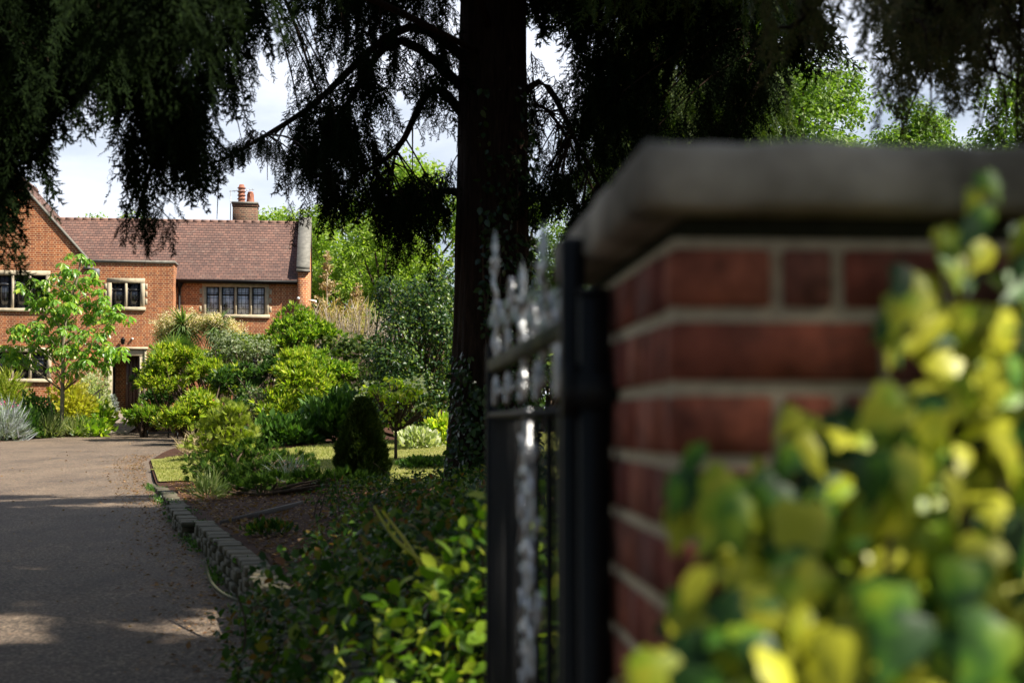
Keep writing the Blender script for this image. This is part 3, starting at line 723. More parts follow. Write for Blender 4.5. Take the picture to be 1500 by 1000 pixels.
# chimney
cu0, cz0 = HU(341, 325, VR + .3); cu1, cz1 = HU(377, 297, VR + .3)
mb = MB(); mb.box(cu0, cu1, VR + .1, VR + .95, z_ridge - .8, cz1 - .09); mb.box(cu0 - .02, cu1 + .02, VR + .08, VR + .97, cz1 - .18, cz1 - .12)
ch = mb.build('chimney', M['dirty_brick'], house, local=True)
mb = MB(); mb.bbox(cu0 - .05, cu1 + .05, VR + .05, VR + 1.0, cz1 - .089, cz1, b=.02); mb.build('chimney_cap', M['stone_grey'], ch, local=True)
pu, pz = HU(354, 270.5, VR + .4); pr = [(.15, cz1 - .02)]
hh = pz - cz1
for i in range(4):
    z = cz1 + hh * (.15 + i * .2); pr += [(.125, z), (.125, z + hh * .03), (.165, z + hh * .04), (.165, z + hh * .07), (.13, z + hh * .1)]
pr += [(.12, pz - .1), (.09, pz), (.0, pz)]
mb = MB(); mb.lathe(pu, VR + .4, pr, 16); mb.build('chimney_pot', M['terracotta'], ch, local=True)['label'] = 'tall louvred chimney pot'
pu2, pz2 = HU(367, 281, VR + .5)
mb = MB(); mb.lathe(pu2, VR + .5, [(.17, cz1 - .02), (.15, cz1 + .1), (.115, pz2 - .08), (.125, pz2 - .06), (.09, pz2), (.0, pz2)], 14)
for k in range(4): mb.box(pu2 - .015 + .12 * math.cos(k * 1.57), pu2 + .015 + .12 * math.cos(k * 1.57), VR + .5 - .02 + .12 * math.sin(k * 1.57), VR + .5 + .02 + .12 * math.sin(k * 1.57), cz1 + .1, pz2 - .1)
mb.build('chimney_pot', M['terracotta'], ch, local=True)['label'] = 'short tapered chimney pot'
ua, za_ = HU(338, 279, VR + .2); ub, zb_2 = HU(372, 276, VR + .2)
mb = MB(); mb.tube([(ua, VR + .2, z_ridge - .1), (ua, VR + .2, za_)], .018, 6); mb.tube([(ua - .05, VR + .2, za_ - .04), (ub, VR + .35, zb_2 - .02)], .014, 6)
for k in range(7): 
    t = .15 + k * .13; x = ua + (ub - ua) * t; z = za_ - .04 + (zb_2 - .02 - za_ + .04) * t; mb.tube([(x, VR - .05, z), (x, VR + .6, z)], .006, 4)
mb.build('aerial', M['metal'], house, local=True)
# lantern, security lights, little camera
ul, zl = HU(180, 500, VB - .12)
mb = MB(); mb.lathe(ul, VB - .14, [(0, zl + .16), (.03, zl + .13), (.09, zl + .08), (.085, zl + .07), (.055, zl - .1), (0, zl - .12)], 6); mb.tube([(ul, VB, zl + .1), (ul, VB - .14, zl + .16)], .012, 5)
mb.build('door_lantern', M['black'], house, local=True)
for (px, py, v, r) in ((194, 496, VB - .05, .045), (437, 437, -.36, .06)):
    a, z = HU(px, py, v); mb = MB(); mb.sm = True; mb.lathe(a, v, [(0, z - r), (r * .8, z - r * .6), (r, z), (r * .8, z + r * .6), (0, z + r)], 10); mb.tube([(a, v, z), (a, (-.01 if v > -.5 else VB), z)], r * .4, 6); mb.build('security_light', M['white'], house, local=True)
a, z = HU(454, 441, .3); mb = MB(); mb.bbox(.0, .22, .2, .28, z - .02, z + .05, b=.01); mb.bbox(.2, .3, .17, .31, z - .08, z + .03, b=.02); mb.build('security_camera', M['white'], house, local=True)

# handrails beside the path
def handrail(name, pts, posts, label):
    p0 = pts[0]; root = thing('handrail', (p0[0], p0[1], float(base(p0[1]))), label, 'handrail', 'black handrails beside the door path')
    mb = MB(); mb.sm = True; mb.tube(smooth_path(pts, 16), .026, 8); mb.build('rail', M['black'], root)
    for q in posts:
        mb = MB(); mb.tube([(q[0], q[1], gz(q[0], q[1]) - .05), q], .022, 8); mb.build('post', M['black'], root)
handrail('l', [P(133, 588, 46.6), P(138, 578, 47.3), P(155, 565, 49.8), P(157, 566, 50.0)], [P(135, 585, 46.7), P(146, 575, 48.2), P(150, 571, 49.0)], 'black tubular handrail on the left of the door path, among the flower bed')
handrail('r', [P(216, 634, 44.2), P(232, 634, 44), P(250, 633, 43.8), P(270, 632, 43.5)], [P(216, 630, 44.2), P(247, 598, 44.4), P(260, 633, 43.6)], 'black handrail on the right of the path, half hidden by the leafy shrub')

# ------------------------------------------------------------------ generic plant builders
reseed(103)
def blob_pts(n, c, r, g=rng, shell=.35, top=-.55, lump=.22):
    """points and outward normals through the outer part of a lumpy ellipsoid"""
    d = rdir(int(n * 1.6) + 8, g); d = d[d[:, 2] > top][:n]
    ph = g.uniform(0, 6, 6)
    l = 1 + lump * (np.sin(d[:, 0] * 4 + ph[0]) * np.sin(d[:, 1] * 5 + ph[1]) + .7 * np.sin(d[:, 2] * 6 + ph[2] + d[:, 0] * 5))
    s = l * (1 - shell * g.random(len(d)) ** 1.6)
    nn = nrm(d / np.array(r))
    return np.array(c) + d * np.array(r) * s[:, None], nn

def px_blob(px, py, Y, rx, rz, ry=None):
    k = Y / F; return P(px, py, Y), (rx * k, (ry or rx) * k, rz * k)

def shrub(name, label, cat, foot, blobs, mat, tm, size, dens, kind='ros', stemmat=None, group=None, stem_r=.03, sub=9, lump=.25, droop=0., part='foliage', single=0):
    """foot: (px, Y) of the stem at the ground; blobs: [(px, py, Y, rx, rz)] in photo pixels"""
    f = P(foot[0], 600, foot[1]); f[2] = gz(f[0], f[1])
    root = thing(name, f, label, cat, group)
    st = MB(); fo = MB()
    for b in blobs:
        c, r = px_blob(*b)
        r = np.array(r); area = 4 * (r[0] * r[2] + r[0] * r[1]); 
        # sub-clumps over the blob
        cs, ns = blob_pts(sub, c, r * .72, shell=.4, top=-.5)
        for q, nn_ in zip(cs, ns):
            rr = r * rng.uniform(.34, .55)
            n = int(2.3 * dens * area / sub / size ** 2)
            p, nn = blob_pts(n, q, rr, shell=.5, top=-.7, lump=lump)
            up = nrm(nn + rng.normal(size=nn.shape) * .5)
            if kind == 'ros': y = nrm(nn * .8 + np.array([0, 0, .45 - droop]) + rng.normal(size=nn.shape) * .35); scatter(fo, tm, p, y, rdir(len(p)), size * rng.uniform(.7, 1.25, len(p)))
            else:
                y = nrm(np.cross(nn, rdir(len(p))) + nn * .5 + np.array([0, 0, -.15 - droop]) + rng.normal(size=nn.shape) * .25); scatter(fo, tm, p, y, nrm(nn + np.array([0, 0, .6]) + rng.normal(size=nn.shape) * .4), size * rng.uniform(.65, 1.3, len(p)))
            mid = (f + q) / 2 + rng.normal(size=3) * .12 * np.linalg.norm(q - f) * [1, 1, .3]
            if single: fk = f + [0, 0, single]; mid = (fk + q) / 2; st.tube(smooth_path([fk, mid, q], 7), np.linspace(stem_r * .6, stem_r * .15, 7), 5); continue
            st.tube(smooth_path([f + rng.normal(size=3) * [.06, .06, 0], mid, q], 7), np.linspace(stem_r, stem_r * .3, 7), 5)
    if single: st.tube([f - [0, 0, .05], f + [0, 0, single + .02]], [stem_r, stem_r * .75], 7)
    st.build('stem', stemmat or M['bark'], root); fo.build(part, mat, root)
    return root

def crown_tree(name, label, foot, height, clumps, mat, leaf=.14, dens=1.0, trunk_r=.25, barkm=None, group=None, tm=None, category='tree'):
    """clumps [(x, y, z, r)] relative to the foot in metres"""
    f = np.array(foot, float); root = thing(name, f, label, category, group)
    tr = MB(); tr.sm = True
    top = f + np.array([0, 0, height * .75]); tr.tube(smooth_path([f - [0, 0, .1], f + [.1, .05, height * .35], top], 12), np.linspace(trunk_r, trunk_r * .35, 12), 10)
    cr = MB()
    for (x, y, z, r) in clumps:
        c = f + np.array([x, y, z]); h = np.clip(z * .62, height * .15, height * .7)
        b0 = f + np.array([0, 0, h]); tr.tube(smooth_path([b0, (b0 + c) / 2 + [0, 0, -.05 * height * 0], c], 6), np.linspace(trunk_r * .4, .03, 6), 5)
        cs, ns = blob_pts(12, c, np.array([r, r, r * .8]) * .75, shell=.5, top=-.8)
        for q in cs:
            n = int(1.9 * dens * r * r / leaf ** 2)
            p, nn = blob_pts(n, q, np.array([r, r, r * .75]) * rng.uniform(.3, .5), shell=.6, top=-.9)
            if f[1] < 20: kp = cut_sun_gaps(p); p, nn = p[kp], nn[kp]
            y_ = nrm(np.cross(nn, rdir(len(p))) + nn * .4 + np.array([0, 0, -.2])); scatter(cr, tm or T_LEAF, p, y_, nrm(nn + np.array([0, 0, .6]) + rng.normal(size=nn.shape) * .5), leaf * rng.uniform(.6, 1.3, len(p)))
    tr.build('trunk', barkm or M['bark'], root); cr.build('crown', mat, root)
    return root
def clone(root, loc, rz=0, s=1, label=None):
    r = root.copy(); COL.objects.link(r); r.location = loc; r.rotation_euler = (0, 0, rz); r.scale = (s, s, s)
    if label: r['label'] = label
    for ch in list(root.children):
        c = ch.copy(); COL.objects.link(c); c.parent = r
        for g in ch.children:
            d = g.copy(); COL.objects.link(d); d.parent = c
    return r
def rand_clumps(n, R0, z0, z1, r0=1.2, r1=2.0, g=rng):
    out = []
    for i in range(n):
        t = g.random(); z = z0 + (z1 - z0) * t; rad = R0 * math.sin(math.pi * (.18 + .74 * t)) * (.35 + .65 * g.random()); a = g.uniform(0, 6.28)
        out.append((rad * math.cos(a), rad * math.sin(a), z, g.uniform(r0, r1)))
    return out

exec_sections = True
# ------------------------------------------------------------------ background trees
reseed(104)
GB = 'leafy trees behind the garden and the house'
def foot(px, Y): p = P(px, 600, Y); return (p[0], Y, gz(p[0], Y))
tA = crown_tree('broadleaf_tree', 'bright green broadleaf tree rising beyond the right end of the house', foot(600, 72), 12, rand_clumps(26, 4.6, 3.5, 12.5), M['tree_lime'], .24, .8, .3, group=GB)
clone(tA, foot(500, 84), 1.7, .95, 'green broadleaf tree farther back just right of the gable end')
clone(tA, foot(560, 66), 2.6, .7, 'smaller bright green tree behind the twiggy shrubs')
clone(tA, foot(405, 92), 3.1, 1.02, 'treetop showing above the roof to the right of the chimney')
clone(tA, foot(330, 96), 4.4, .98, 'treetop showing above the roof left of the chimney')
clone(tA, foot(165, 90), .8, .97, 'treetop showing above the left part of the roof')
tB = crown_tree('broadleaf_tree', 'tall bright green tree rising above the pier cap at the right', foot(1175, 46), 15, rand_clumps(34, 3.9, 2.5, 12.4, 1.1, 1.8), M['tree_far'], .17, .8, .35, group=GB)
clone(tB, foot(1350, 52), 2.2, .86, 'broadleaf tree right of the tall one, showing low above the pier cap')
clone(tB, foot(960, 60), 4.0, 1.0, 'broadleaf tree standing behind the big conifer trunk to its right')
clone(tB, foot(760, 66), 1.0, .85, 'broadleaf tree seen either side of the big conifer trunk')
clone(tB, foot(1560, 48), 5.0, 1.0, 'broadleaf tree at the far right edge of the garden')
clone(tB, foot(1800, 56), 5.6, 1.1, 'broadleaf tree beyond the right edge of the view')
clone(tB, foot(-160, 74), 3.6, 1.0, 'broadleaf tree beyond the left wing of the house')
mb = MB(); reseed(55)
for X in np.arange(-90, 130, 5.5):
    Y = 100 + rng.uniform(-5, 5) - max(0, X - 20) * .35; c = np.array([X, Y, 1.9 + rng.uniform(2.5, 4)]); rr = rng.uniform(3.5, 5.5)
    p, nn = blob_pts(1500, c, (rr, rr, rr * .95), shell=.5, top=-1, lump=.3); scatter(mb, T_LEAF, p, nrm(np.cross(nn, rdir(len(p))) + nn * .4), nrm(nn + rng.normal(size=nn.shape) * .4), rng.uniform(.35, .75, len(p)))
tag(mb.build('woodland', M['tree_far']), 'distant belt of green woodland beyond the garden', 'woodland', kind='stuff')
# ------------------------------------------------------------------ middle-distance shrubs (right of the gable)
reseed(105)
def twiggy(name, label, foot_, w, h, mat, n, lean=.35):
    f = np.array(foot_, float); root = thing(name, f, label, 'shrub'); mb = MB()
    for i in range(n):
        a = rng.uniform(0, 6.28); r = rng.random() ** .5 * w * .35
        p0 = f + np.array([r * math.cos(a), r * math.sin(a), 0]); hh = h * rng.uniform(.55, 1.05)
        d = np.array([math.cos(a), math.sin(a), 0]) * w * .55 * rng.uniform(.2, 1.1)
        pts = smooth_path([p0, p0 + d * .35 + [0, 0, hh * .5], p0 + d + [0, 0, hh]], 6); mb.tube(pts, np.linspace(.016, .006, 6), 3, cap=False)
        m = 9; idx = rng.integers(2, 6, m); q = pts[idx] + rng.normal(size=(m, 3)) * .03
        scatter(mb, [blade(.02, .1, 2), blade(.03, -.15, 2)], q, nrm(rng.normal(size=(m, 3)) * .6 + [0, 0, 1.0]), rdir(m), rng.uniform(.2, .55, m))
    mb.build('twigs', mat, root); return root
twiggy('bare_shrub', 'golden twiggy shrub with upright stems against the gable end of the house', foot(478, 55), 2.4, 4.0, M['twig_gold'], 330)
twiggy('bare_shrub', 'pale grey leafless twiggy shrub between the golden shrub and the glossy evergreen', foot(520, 52), 2.6, 3.5, M['twig_grey'], 380)
def plume_tree(name, label, ft, h, w):
    f = np.array(ft, float); root = thing(name, f, label, 'tree'); mb = MB(); tr = MB()
    tr.tube([f, f + [0, 0, h]], [.08, .02], 6); tr.build('trunk', M['bark_pale'], root)
    for i in range(110):
        t = rng.random() ** .8; z = h * (.3 + .7 * t); a = rng.uniform(0, 6.28); l = w * (1.08 - t) * rng.uniform(.5, 1)
        e = f + np.array([l * math.cos(a), l * math.sin(a), z + l * .35]); s = f + np.array([0, 0, z])
        mb.tube([s, e], [.012, .005], 3, cap=False); m = 22; tt = rng.random(m)[:, None]
        scatter(mb, T_LEAF, s + (e - s) * tt, nrm(rng.normal(size=(m, 3)) + (e - s) * .5), rdir(m), rng.uniform(.05, .13, m))
    mb.build('crown', M['straw'], root)
plume_tree('feathery_tree', 'pale buff feathery conifer beside the gable coping', foot(478, 58), 6.5, 1.5)
plume_tree('feathery_tree', 'shorter pale buff feathery conifer above the grey twiggy shrub', foot(522, 58), 5.2, 1.4)
shrub('glossy_evergreen', 'large dark glossy evergreen bush left of the big conifer trunk', 'shrub', (612, 34),
      [(610, 470, 34, 62, 75, 60), (585, 540, 33, 55, 70), (640, 540, 33, 50, 80), (600, 600, 32.5, 70, 50), (648, 440, 35, 38, 50), (570, 440, 36, 30, 34)], M['holly'], T_OVAL, .085, 1.5, 'leaf', sub=14, stem_r=.05)
shrub('glossy_evergreen', 'dark evergreen hedge bush filling the gap behind the gate', 'shrub', (800, 38),
      [(720, 560, 39, 90, 90), (830, 540, 38, 90, 110), (950, 520, 38, 90, 120), (1080, 500, 38, 90, 130), (880, 450, 40, 80, 60)], M['holly'], T_OVAL, .12, 1.5, 'leaf', sub=12, stem_r=.05)
# ------------------------------------------------------------------ lime shrubs in front of the house
reseed(106)
GS = 'whorled lime green shrubs in front of the house'
def ros(label, ft, blobs, mat='lime', size=.17, dens=.62, **k):
    return shrub('leafy_shrub', label, 'shrub', ft, blobs, M[mat], T_ROS, size, dens * 1.45, 'ros', M['bark'], GS, .04, **k)
ros('tall spreading lime shrub reaching up to the right corner of the brick wall', (430, 45), [(432, 472, 45, 34, 22), (415, 500, 45, 42, 24), (462, 492, 44.5, 36, 22), (440, 524, 44.5, 30, 16), (490, 515, 44.5, 22, 12)], 'lime2')
ros('broad layered lime shrub left of centre, nearest the doorway', (300, 42), [(268, 535, 42, 44, 26), (310, 548, 42, 40, 24), (240, 560, 42, 36, 26), (262, 520, 42.5, 30, 16), (330, 570, 42, 30, 16)])
ros('rounded lime shrub in the middle, above the dwarf conifers', (440, 38), [(438, 560, 38, 50, 32), (420, 600, 37.5, 48, 28), (455, 600, 37.5, 36, 26), (430, 538, 38.5, 36, 20)])
ros('lime shrub with drooping arms right of the rounded shrub', (480, 41), [(478, 545, 41, 36, 20), (495, 575, 41, 30, 22), (465, 530, 41.5, 26, 14), (500, 545, 41, 22, 14)], 'lime2')
ros('low lime shrub between the handrail and the dwarf conifers', (282, 39), [(270, 620, 39, 34, 28), (300, 605, 39, 36, 22), (330, 625, 38.5, 28, 24), (285, 590, 39.5, 28, 16)])
ros('small round leafy shrub overhanging the short black rail post', (210, 44.6), [(210, 614, 44.6, 27, 17), (224, 608, 44.6, 22, 16), (196, 618, 44.6, 18, 14)], 'lime2', .2, .6)
ros('bushy fresh green shrub hugging the right side of the doorway', (226, 47), [(222, 560, 47, 24, 30), (240, 585, 46.5, 30, 26), (250, 545, 47.5, 24, 20)], 'mid', .16)
ros('yellow green shrub on the mound below the fan palm', (350, 46), [(360, 505, 46, 40, 16), (385, 512, 45.5, 34, 16), (330, 525, 45.5, 32, 18)], 'lime2')
ros('dark leafy shrub low between the rounded and the dwarf conifers', (385, 39.5), [(375, 590, 40, 34, 36), (350, 560, 41, 34, 26), (400, 545, 41, 30, 24)], 'mid')
shrub('dark_conifer', 'flat layered dark green conifer in front of the twiggy shrubs', 'conifer', (520, 42), [(505, 505, 43, 34, 16), (535, 512, 42, 32, 18), (515, 540, 42, 44, 24), (545, 570, 41, 30, 40)], M['conifer_lit'], T_SCALY, .2, .8, 'leaf', sub=10)
shrub('grey_leaf_shrub', 'airy grey green olive-like shrub between the fan palm and the lime shrubs', 'shrub', (350, 44), [(345, 500, 44, 46, 22), (330, 515, 43.8, 40, 18), (372, 520, 43.8, 40, 22), (385, 545, 43.5, 24, 18)], M['olive'], T_LEAF, .10, .75, 'leaf')
shrub('grey_leaf_shrub', 'small grey leaved bush under the rounded lime shrub', 'shrub', (385, 37), [(385, 605, 37.2, 22, 20), (375, 580, 38, 22, 14)], M['olive'], T_LEAF, .08, .6, 'leaf')
# cordylines and fan palm
def strap_palm(name, label, px, py, Y, r, n, plumes, stem=True):
    c = P(px, py, Y); f = np.array([c[0], c[1], gz(c[0], c[1])]); root = thing(name, f, label, 'palm', 'spiky palms in front of the house wall')
    t = MB(); t.tube([f, (f + c) / 2 + [.05, 0, 0], c], [.11, .09, .07], 8); t.build('trunk', M['bark'], root)
    mb = MB(); d = nrm(rdir(n) + [0, 0, .35]); scatter(mb, [blade(.04, .5, 4), blade(.045, .8, 4), blade(.045, .25, 4)], np.repeat(c[None], n, 0) + d * .05, d, np.array([0, 0, 1.]) + rng.normal(size=(n, 3)) * .1, r * rng.uniform(.7, 1.1, n)); mb.build('leaves', M['strap'], root)
    for (dx, dz) in plumes:
        pl = MB(); e = c + np.array([dx * Y / F, rng.uniform(-.3, .3), -dz * Y / F])
        for k in range(26):
            s = c + (e - c) * rng.uniform(.45, 1.0); q = s + rng.normal(size=3) * .12; pl.tube([s, q], [.008, .004], 3, cap=False); m = 40
            scatter(pl, [leaf4(.45, .1, 0)], q + rng.normal(size=(m, 3)) * .07, rdir(m), rdir(m), rng.uniform(.03, .06, m))
        pl.tube([c, e], [.02, .01], 5); pl.build('flower_plume', M['plume'], root)
strap_palm('cordyline', 'cordyline with cream flower plumes and drooping straps beside the bay', 268, 482, 46.5, .95, 300, [(-36, 2), (-28, -10), (-14, -16), (4, -18), (24, -12), (34, -2), (-40, 12)])
strap_palm('cordyline', 'cordyline with cream plumes under the four light window', 318, 482, 46.5, .85, 220, [(-16, -12), (-4, -16), (30, 2), (38, 8), (24, -4)])
def fan_palm(label, px, py, Y, fans):
    c = P(px, py, Y); f = np.array([c[0], c[1], gz(c[0], c[1])]); root = thing('fan_palm', f, label, 'palm'); t = MB(); t.tube([f, c], [.12, .09], 8); t.build('trunk', M['bark'], root)
    for (dx, dz, l) in fans:
        d = nrm(np.array([dx, rng.uniform(-.5, -.1), dz])); e = c + d * l * .55; mb = MB(); mb.tube([c, e], [.016, .01], 4)
        side = nrm(np.cross(d, [0, -1, .4])); n = 15; a = np.linspace(-1.35, 1.35, n)[:, None]
        dd = d * np.cos(a) + side * np.sin(a); scatter(mb, [blade(.085, .15, 3)], np.repeat(e[None], n, 0), dd, np.repeat(np.cross(side, d)[None], n, 0) + .0, np.full(n, l * .6))
        mb.build('frond', M['fan'], root)
fan_palm('green fan palm with spreading pleated fronds beside the doorway', 262, 532, 45.5, [(-.9, .45, 1.0), (-.3, .9, .95), (.5, .8, 1.0), (-1, -.05, 1.1), (1, .25, .9)])
# low garden outbuilding edge right of the gable
mb = MB(); a = P(462, 515, 47); b3 = P(486, 509, 47); mb.bbox(a[0], b3[0], 47, 48.2, b3[2] - .06, b3[2] + .04, b=.02); mb.bbox(a[0] + .08, b3[0] - .08, 47.1, 48.1, gz(a[0], 47), b3[2] - .062, b=.02)
tag(mb.build('garden_plinth', M['stone_grey'], loc=(a[0], 47, gz(a[0], 47))), 'small pale grey stone plinth half hidden behind the tall lime shrub', 'plinth')

# dwarf conifer, junipers, dark cone, dogwood
shrub('dwarf_conifer', 'bushy yellow green dwarf conifer between lawn and drive', 'conifer', (330, 30), [(330, 632, 30, 42, 30), (355, 658, 29.8, 32, 28), (304, 655, 30, 34, 28), (330, 608, 30, 26, 18), (345, 610, 30, 20, 22)], M['dwarf'], T_JUN, .17, 1.5, 'ros', sub=12)
shrub('spreading_juniper', 'dark green spreading juniper at the front of the bed behind the lawn strip', 'conifer', (350, 22), [(306, 690, 22.5, 36, 24), (345, 676, 22.5, 40, 26), (392, 672, 22.5, 36, 20), (432, 680, 22.5, 34, 14), (330, 700, 21.5, 40, 22), (380, 698, 21, 40, 22)], M['juniper'], T_JUN, .13, 1.3, 'ros', sub=12)
shrub('spreading_juniper', 'low dark juniper nearer the bark mulch and the drive wall', 'conifer', (390, 19), [(345, 716, 19.5, 36, 16), (400, 714, 19, 42, 18), (450, 704, 19.5, 40, 18), (505, 706, 19, 40, 16)], M['juniper'], T_JUN, .12, 1.3, 'ros', sub=10)
def cone_conifer():
    c = P(530, 690, 20.5); f = np.array([c[0], c[1], gz(c[0], c[1])]); top = P(528, 590, 20.5)[2]; h = top - f[2]; root = thing('cone_conifer', f, 'dark egg shaped dwarf conifer standing on the near edge of the lawn', 'conifer')
    mb = MB(); n = 9000; t = rng.random(n) ** .85; a = rng.uniform(0, 6.28, n); prof = np.interp(t, [0, .15, .4, .7, .9, 1], [.85, 1, .93, .62, .34, .04]) * .33
    lm = 1 + .12 * np.sin(a * 5 + t * 9) + .10 * np.sin(a * 9 - t * 20); r = prof * lm * (1 - .3 * rng.random(n) ** 2)
    p = f + np.stack([r * np.cos(a), r * np.sin(a), .03 + t * h], -1); y = nrm(np.stack([np.cos(a), np.sin(a), .9 + 0 * a], -1) + rng.normal(size=(n, 3)) * .3); scatter(mb, T_SCALY, p, y, rdir(n), rng.uniform(.05, .12, n))
    mb.build('foliage', M['darkcone'], root); t_ = MB(); t_.tube([f, f + [0, 0, h * .9]], [.04, .01], 6); t_.build('trunk', M['bark'], root)
cone_conifer()
dog = shrub('flowering_dogwood', 'small lime leaved dogwood tree with white flowers behind the egg shaped conifer', 'tree', (580, 27), [(560, 575, 27, 30, 18), (590, 590, 27, 34, 22), (575, 612, 27, 26, 18), (610, 570, 27, 22, 12), (540, 572, 27, 18, 10), (625, 600, 27, 14, 10), (575, 562, 27, 20, 14)], M['lime'], T_OVAL, .10, .5, 'leaf', single=.55, sub=7, stem_r=.035, droop=.5)
for (px, py, n) in ((607, 556, 10), (616, 560, 8), (598, 557, 4), (542, 560, 4), (532, 578, 5), (624, 575, 4), (612, 595, 4), (520, 573, 3)):
    mb = MB()
    for k in range(n):
        c = P(px + rng.normal() * 6, py + rng.normal() * 4, 26.75); d = rdir(4) * [1, .3, 1] + [0, -.4, 0]; scatter(mb, [leaf4(.35, .05, .1)], np.repeat(c[None], 4, 0), d, np.tile([0, -1., .3], (4, 1)), np.full(4, .05))
    mb.build('flower_cluster', M['whitepetal'], dog)
# ------------------------------------------------------------------ young chestnut tree and the left flower bed
reseed(107)
def chestnut():
    Y = 45; f = P(90, 637, Y); f[2] = gz(f[0], Y); root = thing('young_chestnut_tree', f, 'slender young chestnut tree with large drooping leaves in front of the house', 'tree')
    tr = MB(); tr.sm = True; pts = smooth_path([f, P(92, 560, Y), P(95, 480, Y), P(115, 400, Y), P(118, 378, Y)], 20); tr.tube(pts, np.linspace(.075, .02, 20), 8)
    cr = MB(); tips = [(118, 378, 12), (100, 392, 14), (128, 400, 16), (112, 415, 18), (140, 425, 14), (60, 412, 16), (85, 408, 14), (45, 425, 18), (68, 430, 18), (55, 445, 16), (130, 445, 18), (150, 440, 12), (105, 440, 20), (165, 458, 16), (180, 463, 10), (140, 465, 20), (110, 468, 22), (80, 465, 18), (30, 480, 16), (55, 478, 20), (20, 492, 14), (85, 492, 24), (120, 490, 24), (150, 485, 16), (60, 500, 20), (35, 508, 18), (12, 508, 14), (100, 510, 24), (135, 508, 22), (160, 510, 18), (172, 520, 14), (75, 515, 22), (45, 528, 14), (20, 528, 12), (120, 528, 18), (150, 530, 12), (95, 535, 20), (15, 520, 10), (72, 452, 14), (92, 428, 14)]
    for (px, py, r) in tips:
        yy = Y + rng.uniform(-.9, .9); e = P(px, py, yy); i = int(np.clip((637 - py - 60) / 260 * 19, 4, 18)); s = pts[i]
        tr.tube(smooth_path([s, (s + e) / 2 + [0, 0, .08], e], 5), [.022, .018, .014, .01, .007], 4)
        n = int(r * .68); p = e + rng.normal(size=(n, 3)) * np.array([r, r * 1.1, r * .55]) * .62 * Y / F
        d = nrm((p - e) * [1, 1, .2] + rng.normal(size=(n, 3)) * [.4, .4, .1] + [0, -.05, -.15]); scatter(cr, T_PALM, p, d, np.tile([0, 0, 1.], (n, 1)) + rng.normal(size=(n, 3)) * .25, rng.uniform(.2, .36, n))
    tr.build('trunk', M['bark_pale'], root); cr.build('crown', M['chestnut'], root)
    st = MB(); a = P(86, 612, 44.9); st.tube([np.array([P(98, 630, 44.9)[0] - .3, 44.9, f[2]]), P(70, 572, 44.9)], .015, 5)
    st.build('support_cane', M['bark_pale'], root)
chestnut()
def perennial(name, label, px, py, Y, rx, rz, mat, tm, size, n, cat='plant', group=None, updir=1.0, extra=None):
    c = P(px, py, Y); f = np.array([c[0], c[1], gz(c[0], c[1])]); root = thing(name, f, label, cat, group)
    mb = MB(); k = Y / F; p, nn = blob_pts(n, (c[0], c[1], f[2] + rz * k * .6), (rx * k, rx * k, rz * k * 1.1), shell=.7, top=-.6)
    scatter(mb, tm, p, nrm(nn + np.array([0, 0, updir]) + rng.normal(size=nn.shape) * .35), rdir(len(p)), size * rng.uniform(.6, 1.3, len(p))); mb.build('foliage', mat, root)
    if extra:
        m2, tm2, n2, s2 = extra; mb = MB(); p, nn = blob_pts(n2, (c[0], c[1], f[2] + rz * k * .75), (rx * k, rx * k, rz * k * 1.15), shell=.2, top=.1)
        for q in range(4): scatter(mb, tm2, p, rdir(len(p)), rdir(len(p)), s2)
        mb.build('flowers', m2, root)
    return root
GBd = 'plants of the left flower bed'
perennial('lavender', 'grey lavender mound at the left edge beside the drive', 8, 625, 42, 27, 30, M['lavender'], [blade(.03, .1, 2), blade(.04, .2, 2)], .35, 900, 'lavender', GBd)
perennial('golden_shrub', 'feathery golden green shrub behind the chestnut trunk', 104, 590, 46.5, 30, 40, M['yellow'], [blade(.05, .2, 2), *T_LEAF], .18, 3200, 'shrub', GBd, .4)
perennial('leafy_bush', 'dense dark green bush left of the chestnut trunk', 50, 590, 45.6, 34, 34, M['mid'], T_OVAL, .12, 2600, 'shrub', GBd, .3)
perennial('variegated_bush', 'cream and green variegated bush beside the doorway', 138, 560, 49, 26, 44, M['varieg'], T_LEAF, .10, 3600, 'shrub', GBd, .2)
perennial('leafy_bush', 'olive brown grassy bush at the left edge under the window', 6, 560, 48, 30, 44, M['dwarf'], [blade(.05, .4, 3)], .4, 1800, 'shrub', GBd, .4)
perennial('leafy_bush', 'green flowering bush with pink blooms at the far left', 12, 600, 44.5, 26, 28, M['lime2'], T_OVAL, .11, 1500, 'shrub', GBd, .3, extra=(M['pink'], [leaf4(.4, .1, .1)], 14, .09))
perennial('hosta_clump', 'broad leaved clump at the foot of the left handrail', 136, 628, 45.4, 22, 12, M['lime2'], T_OVAL, .26, 220, 'plant', GBd, .6)
perennial('hosta_clump', 'broad leaved clump nearest the path opening', 150, 612, 46.8, 16, 22, M['lime2'], T_OVAL, .2, 300, 'plant', GBd, .5)
perennial('grass_clump', 'tuft of fine pale grass right of the chestnut trunk', 110, 628, 45, 22, 16, M['weed'], [blade(.03, .3, 3)], .35, 400, 'grass clump', GBd)
perennial('grass_clump', 'tuft of fine pale grass left of the chestnut trunk', 72, 632, 44.5, 20, 18, M['weed'], [blade(.03, .3, 3)], .35, 420, 'grass clump', GBd)
perennial('leafy_bush', 'mid green bush spreading behind the lavender', 38, 622, 44, 20, 22, M['mid'], [blade(.05, .35, 3), *T_LEAF], .22, 900, 'shrub', GBd)
perennial('grey_leaf_shrub', 'small blue grey tuft beside the doorstep', 163, 585, 49.8, 9, 20, M['lavender'], T_LEAF, .09, 700, 'shrub', GBd)
